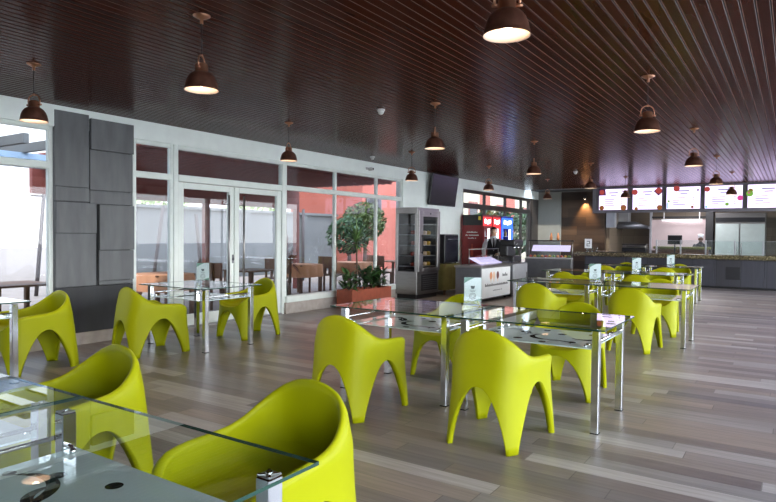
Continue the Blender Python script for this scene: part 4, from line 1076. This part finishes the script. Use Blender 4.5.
# ------------------------------------------------------------------ outside
b = MB(); b.box((-60, -30, -.16), (XW-.16, 80, -.06), 'pave'); o = b.build('ground_terrace'); o['kind'] = 'structure'
b = MB(); b.box((XR+.2, -40, -.16), (60, 80, -.06), 'concrete'); b.box((XW-.16, -40, -.16), (XR+.2, YN-.2, -.06), 'concrete'); o = b.build('ground_forecourt'); o['kind'] = 'structure'
t = empty('boundary_wall', (-16.2, 8, -.06), 0, 'pale grey boundary wall across the terrace outside', 'wall')
m = MB(); m.box((-.12, .9, 0), (.12, 12.2, 2.25), 'palewall')
for y in range(1, 12, 3): m.box((.10, y, 0), (.20, y+.3, 2.28), 'palewall')
m.build('panels', t); m = MB(); m.box((-.18, .85, 2.25), (.22, 12.25, 2.34), 'palewall'); m.build('coping', t)
t = empty('mirrored_ceiling', (-9.9, 8.5, 0), 0, 'dark red slatted shape outside the glass door, standing in for the mirrored ceiling', 'canopy')  # added shape, imitates the red ceiling mirrored in the door glass
m = MB(); m.box((-1.5, -2.9, 2.75), (1.8, 4.2, 2.82), 'darkred')
for i in range(16): m.box((-1.5+i*.2, -2.9, 2.69), (-1.5+i*.2+.05, 4.2, 2.75), 'darkred')
m.build('roof_deck', t)
m = MB(); m.box((-1.6, -2.9, 2.12), (-1.5, 4.2, 2.82), 'darkred'); m.build('fascia', t)
for y in (-1.9, 1.0, 4.1):
    m = MB(); m.box((-1.58, y-.06, -.06), (-1.46, y+.06, 2.12), 'darkred'); m.build('post', t)
t = empty('pergola', (-10.6, 0.45, 0), 0, 'blue grey pergola with white rafters outside the far left window', 'pergola')
m = MB(); m.box((-.12, -5, 2.5), (.12, 5, 2.72), 'bluegrey'); m.build('beam', t)
for i in range(18): 
    m = MB(); m.box((-1.0, -4.8+i*.55, 2.72), (1.3, -4.72+i*.55, 2.86), 'palewall'); m.build('rafter', t)
for y in (-4.8, 3.0):
    m = MB(); m.box((-.08, y-.08, -.06), (.08, y+.08, 2.5), 'bluegrey'); m.build('post', t)
for x, y, dx, h, lab in ((-14.6, 7.25, .2, 2.55, 'dark utility pole outside the far left window'), (-13.6, 9.6, .35, 2.2, 'leaning dark pole outside the narrow window beside the pillar'), (-13.0, 10.7, -.2, 2.0, 'dark pole outside behind the left door leaf'), (-13.2, 14.9, 0, 2.3, 'dark pole outside behind the window right of the door')):
    t = empty('utility_pole', (x, y, -.06), 0, lab, 'pole')
    m = MB(); m.tube([(0, 0, 0), (0, dx, h)], .045, 'pole', 8); m.build('shaft', t)
    if x < -14: m = MB(); m.box((-.04, dx-.3, h-.25), (.04, dx+.3, h-.20), 'pole'); m.build('crossarm', t)
def tree(x, y, h, r, lab, mat, n=420, lf=.22, trunk=.08, squash=.9, name='garden_tree'):
    t = empty(name, (x, y, -.06), 0, lab, 'tree'); m = MB(); m.tube([(0, 0, 0), (.05, .03, h*.5), (0, 0, h-r*.6)], [trunk, trunk*.8, trunk*.5], 'bark', 8)
    for i in range(6): a = i*1.05; m.tube([(0, 0, h-r*.9), (r*.6*cos(a), r*.6*sin(a), h-r*.3+.2*r*sin(i*2.2))], [trunk*.4, trunk*.15], 'bark', 6)
    m.build('trunk', t); m = MB(); rnd = random.Random(int(x*100+y*10)); mi = m.mi(mat)
    for i in range(n):
        v = Vector((rnd.gauss(0, 1), rnd.gauss(0, 1), rnd.gauss(0, 1))).normalized()*r*(rnd.random()**.35); v.z *= squash
        a = Vector((rnd.gauss(0, 1), rnd.gauss(0, 1), rnd.gauss(0, 1))).normalized(); c = a.orthogonal().normalized(); e = a.cross(c); s = lf*rnd.uniform(.5, 1.1)
        p = v+Vector((0, 0, h)); f = m.b.faces.new([m.b.verts.new(q) for q in (p-c*s, p-e*s*.5, p+c*s, p+e*s*.5)]); f.material_index = mi
    m.build('crown', t, fix=False); return t
tree(-12.6, 17.4, 1.95, .78, 'round clipped olive green tree outside behind the planter window', 'leaf_olive', 2600, .085)
tree(-12.0, 15.7, 1.5, .7, 'dark loose tree outside left of the clipped round one', 'leaf_dk', 800, .11)
tree(-19, 11.6, 2.9, 1.3, 'pale leafy tree rising behind the boundary wall, seen through the narrow window', 'leaf_lt', 420, .2)
tree(-19, 13.5, 2.6, 1.4, 'pale leafy tree behind the boundary wall, seen over the left door leaf', 'leaf_lt', 420, .2)
tree(-19, 18.5, 2.6, 1.3, 'pale leafy tree behind the boundary wall, seen over the right door leaf', 'leaf_lt', 420, .2)
tree(-12.6, 31.5, 1.7, 1.4, 'dark tree outside behind the far brown framed windows', 'leaf_dk', 600, .25)
tree(-11.5, 22.3, 1.5, .8, 'dark green shrub outside beside the red coolers', 'leaf_dk', 400, .2)
tree(-12.0, 27.0, 2.0, 1.0, 'dark tree seen through glass right of the blue cooler', 'leaf_dk', 500, .2)
spiky('cabbage_palm', (-9.4, 10.15, -.06), 1.15, 2, 'reddish spiky palm outside the window right of the door', 'leaf_red', .42, .022, 34)
# pink and cream house across the terrace
t = empty('terrace_house', (-15.0, 27, -.06), 0, 'pink and cream house across the terrace, seen through the right windows', 'house')
m = MB(); m.box((-4, -6.4, 0), (0, -1.2, 6.2), 'pinkred'); m.build('pink_wall', t)
m = MB(); y = -1.2
for i in range(9):
    m.box((-4, y, 0), (.02 if i % 2 == 0 else 0, y+(2.3 if i % 2 == 0 else 1.5), 6.2), 'cream' if i % 2 == 0 else 'pinkred'); y += 2.3 if i % 2 == 0 else 1.5
m.build('cream_wall', t)
for yy, zz in ((-5.6, 2.1), (-2.6, 2.1), (-5.2, 4.2), (-2.8, 4.2)):
    m = MB(); m.box((0, yy-.55, zz), (.05, yy+.55, zz+1.0), 'palewall'); w = m.build('window', t)
    m = MB(); m.box((.05, yy-.47, zz+.08), (.06, yy+.47, zz+.92), 'screen_off'); m.build('pane', w)
for i in range(5):
    yy = 0.2+i*3.8; m = MB(); m.box((.02, yy-.5, 2.0), (.06, yy+.6, 3.4), 'darkred'); w = m.build('window', t); m = MB(); m.box((.06, yy-.42, 2.08), (.07, yy+.52, 3.3), 'screen_off'); m.build('pane', w)
# terrace furniture outside
def tproto():
    t = empty('terrace_table', (0, 0, 0)); m = MB(); m.box((-.42, -.42, .72), (.42, .42, .75), 'brownwood', .006); m.build('top', t)
    for sx in (-1, 1):
        for sy in (-1, 1):
            m = MB(); m.box((sx*.36-.03, sy*.36-.03, 0), (sx*.36+.03, sy*.36+.03, .72), 'brownwood'); m.build('leg', t)
    return t
def cproto():
    t = empty('terrace_chair', (0, 0, 0)); m = MB(); m.box((-.22, -.22, .43), (.22, .22, .47), 'brownwood', .006); m.build('seat', t)
    m = MB(); m.box((-.22, .19, .62), (.22, .22, .92), 'brownwood', .006); m.box((-.03, .19, .47), (.03, .22, .62), 'brownwood'); m.build('backrest', t)
    for sx in (-1, 1):
        for sy in (-1, 1):
            m = MB(); m.box((sx*.19-.02, sy*.19-.02, 0), (sx*.19+.02, sy*.19+.02, .92 if sy > 0 else .43), 'brownwood'); m.build('leg', t)
    return t
tp, cp = tproto(), cproto()
spots = [(-9.3, 4.3, 'below the far left window'), (-9.6, 7.0, 'outside the narrow window'), (-9.4, 9.0, 'outside the left door leaf'), (-10.2, 11.4, 'outside the right door leaf'), (-10.0, 13.3, 'outside the window right of the door'), (-9.6, 14.9, 'outside beyond the planter')]
k = 0
for i, (x, y, w) in enumerate(spots):
    o = tp if i == 0 else copy_tree(tp); o.location = (x, y, -.06); tag(o, 'brown timber terrace table ' + w, 'table')
    if i in (1, 3, 4):
        m = MB(); rg = []
        for lv, (g, z) in enumerate(((0, .755), (.01, .74), (.03, .45))):
            rg.append([(cos(2*pi*j/48)*((abs(cos(2*pi*j/48)/.44)**8+abs(sin(2*pi*j/48)/.44)**8)**(-1/8)+g+.015*lv*sin(j*1.9)), sin(2*pi*j/48)*((abs(cos(2*pi*j/48)/.44)**8+abs(sin(2*pi*j/48)/.44)**8)**(-1/8)+g+.015*lv*sin(j*1.9)), z) for j in range(48)])
        m.loft(rg, 'peach', cap=False); m.face(rg[0], 'peach'); c = m.build('terrace_cloth', None, (x, y, -.06)); tag(c, 'peach cloth on the terrace table ' + w, 'cloth')
    for s, w2 in ((-1, 'near'), (1, 'far')):
        o = cp if k == 0 else copy_tree(cp); k += 1
        o.location = (x, y+s*.78, -.06); o.rotation_euler = (0, 0, 0 if s > 0 else pi); tag(o, 'timber terrace chair, %s side of the table %s' % (w2, w), 'chair')

# ------------------------------------------------------------------ light
w = bpy.data.worlds.new('sky'); SC.world = w; w.use_nodes = True; nt = w.node_tree; nt.nodes.clear()
ow = nt.nodes.new('ShaderNodeOutputWorld'); bg = nt.nodes.new('ShaderNodeBackground')
tc = nt.nodes.new('ShaderNodeTexCoord'); sp = nt.nodes.new('ShaderNodeSeparateXYZ'); rp = nt.nodes.new('ShaderNodeValToRGB')
nt.links.new(tc.outputs['Generated'], sp.inputs[0]); nt.links.new(sp.outputs['Z'], rp.inputs['Fac'])
e = rp.color_ramp.elements; e[0].position = 0; e[0].color = (.95, .97, 1, 1); e[1].position = .6; e[1].color = (.62, .76, 1, 1)
# the sky is brighter low on the sun's side of the building
m1 = nt.nodes.new('ShaderNodeMapRange'); m1.inputs['From Min'].default_value = -.1; m1.inputs['From Max'].default_value = 1; m1.inputs['To Min'].default_value = 1.5; m1.inputs['To Max'].default_value = 6.0
nt.links.new(sp.outputs['X'], m1.inputs[0]); nt.links.new(m1.outputs[0], bg.inputs['Strength'])
nt.links.new(rp.outputs['Color'], bg.inputs['Color']); nt.links.new(bg.outputs[0], ow.inputs['Surface'])
sl = bpy.data.lights.new('sun', 'SUN'); sl.energy = 2.4; sl.angle = RAD(2); sl.color = (1, .94, .84)
so = bpy.data.objects.new('sun', sl); COL.objects.link(so); so.rotation_euler = Vector((-.36, .52, -.78)).to_track_quat('-Z', 'Y').to_euler()

SC.view_settings.view_transform = 'Standard'; SC.view_settings.look = 'None'; SC.view_settings.gamma = 1; SC.view_settings.use_curve_mapping = False
SC.view_settings.exposure = 1.1
SC.cycles.use_denoising = True
SC.cycles.max_bounces = 10; SC.cycles.transparent_max_bounces = 24; SC.cycles.diffuse_bounces = 5; SC.cycles.glossy_bounces = 5
SC.cycles.sample_clamp_indirect = 6.
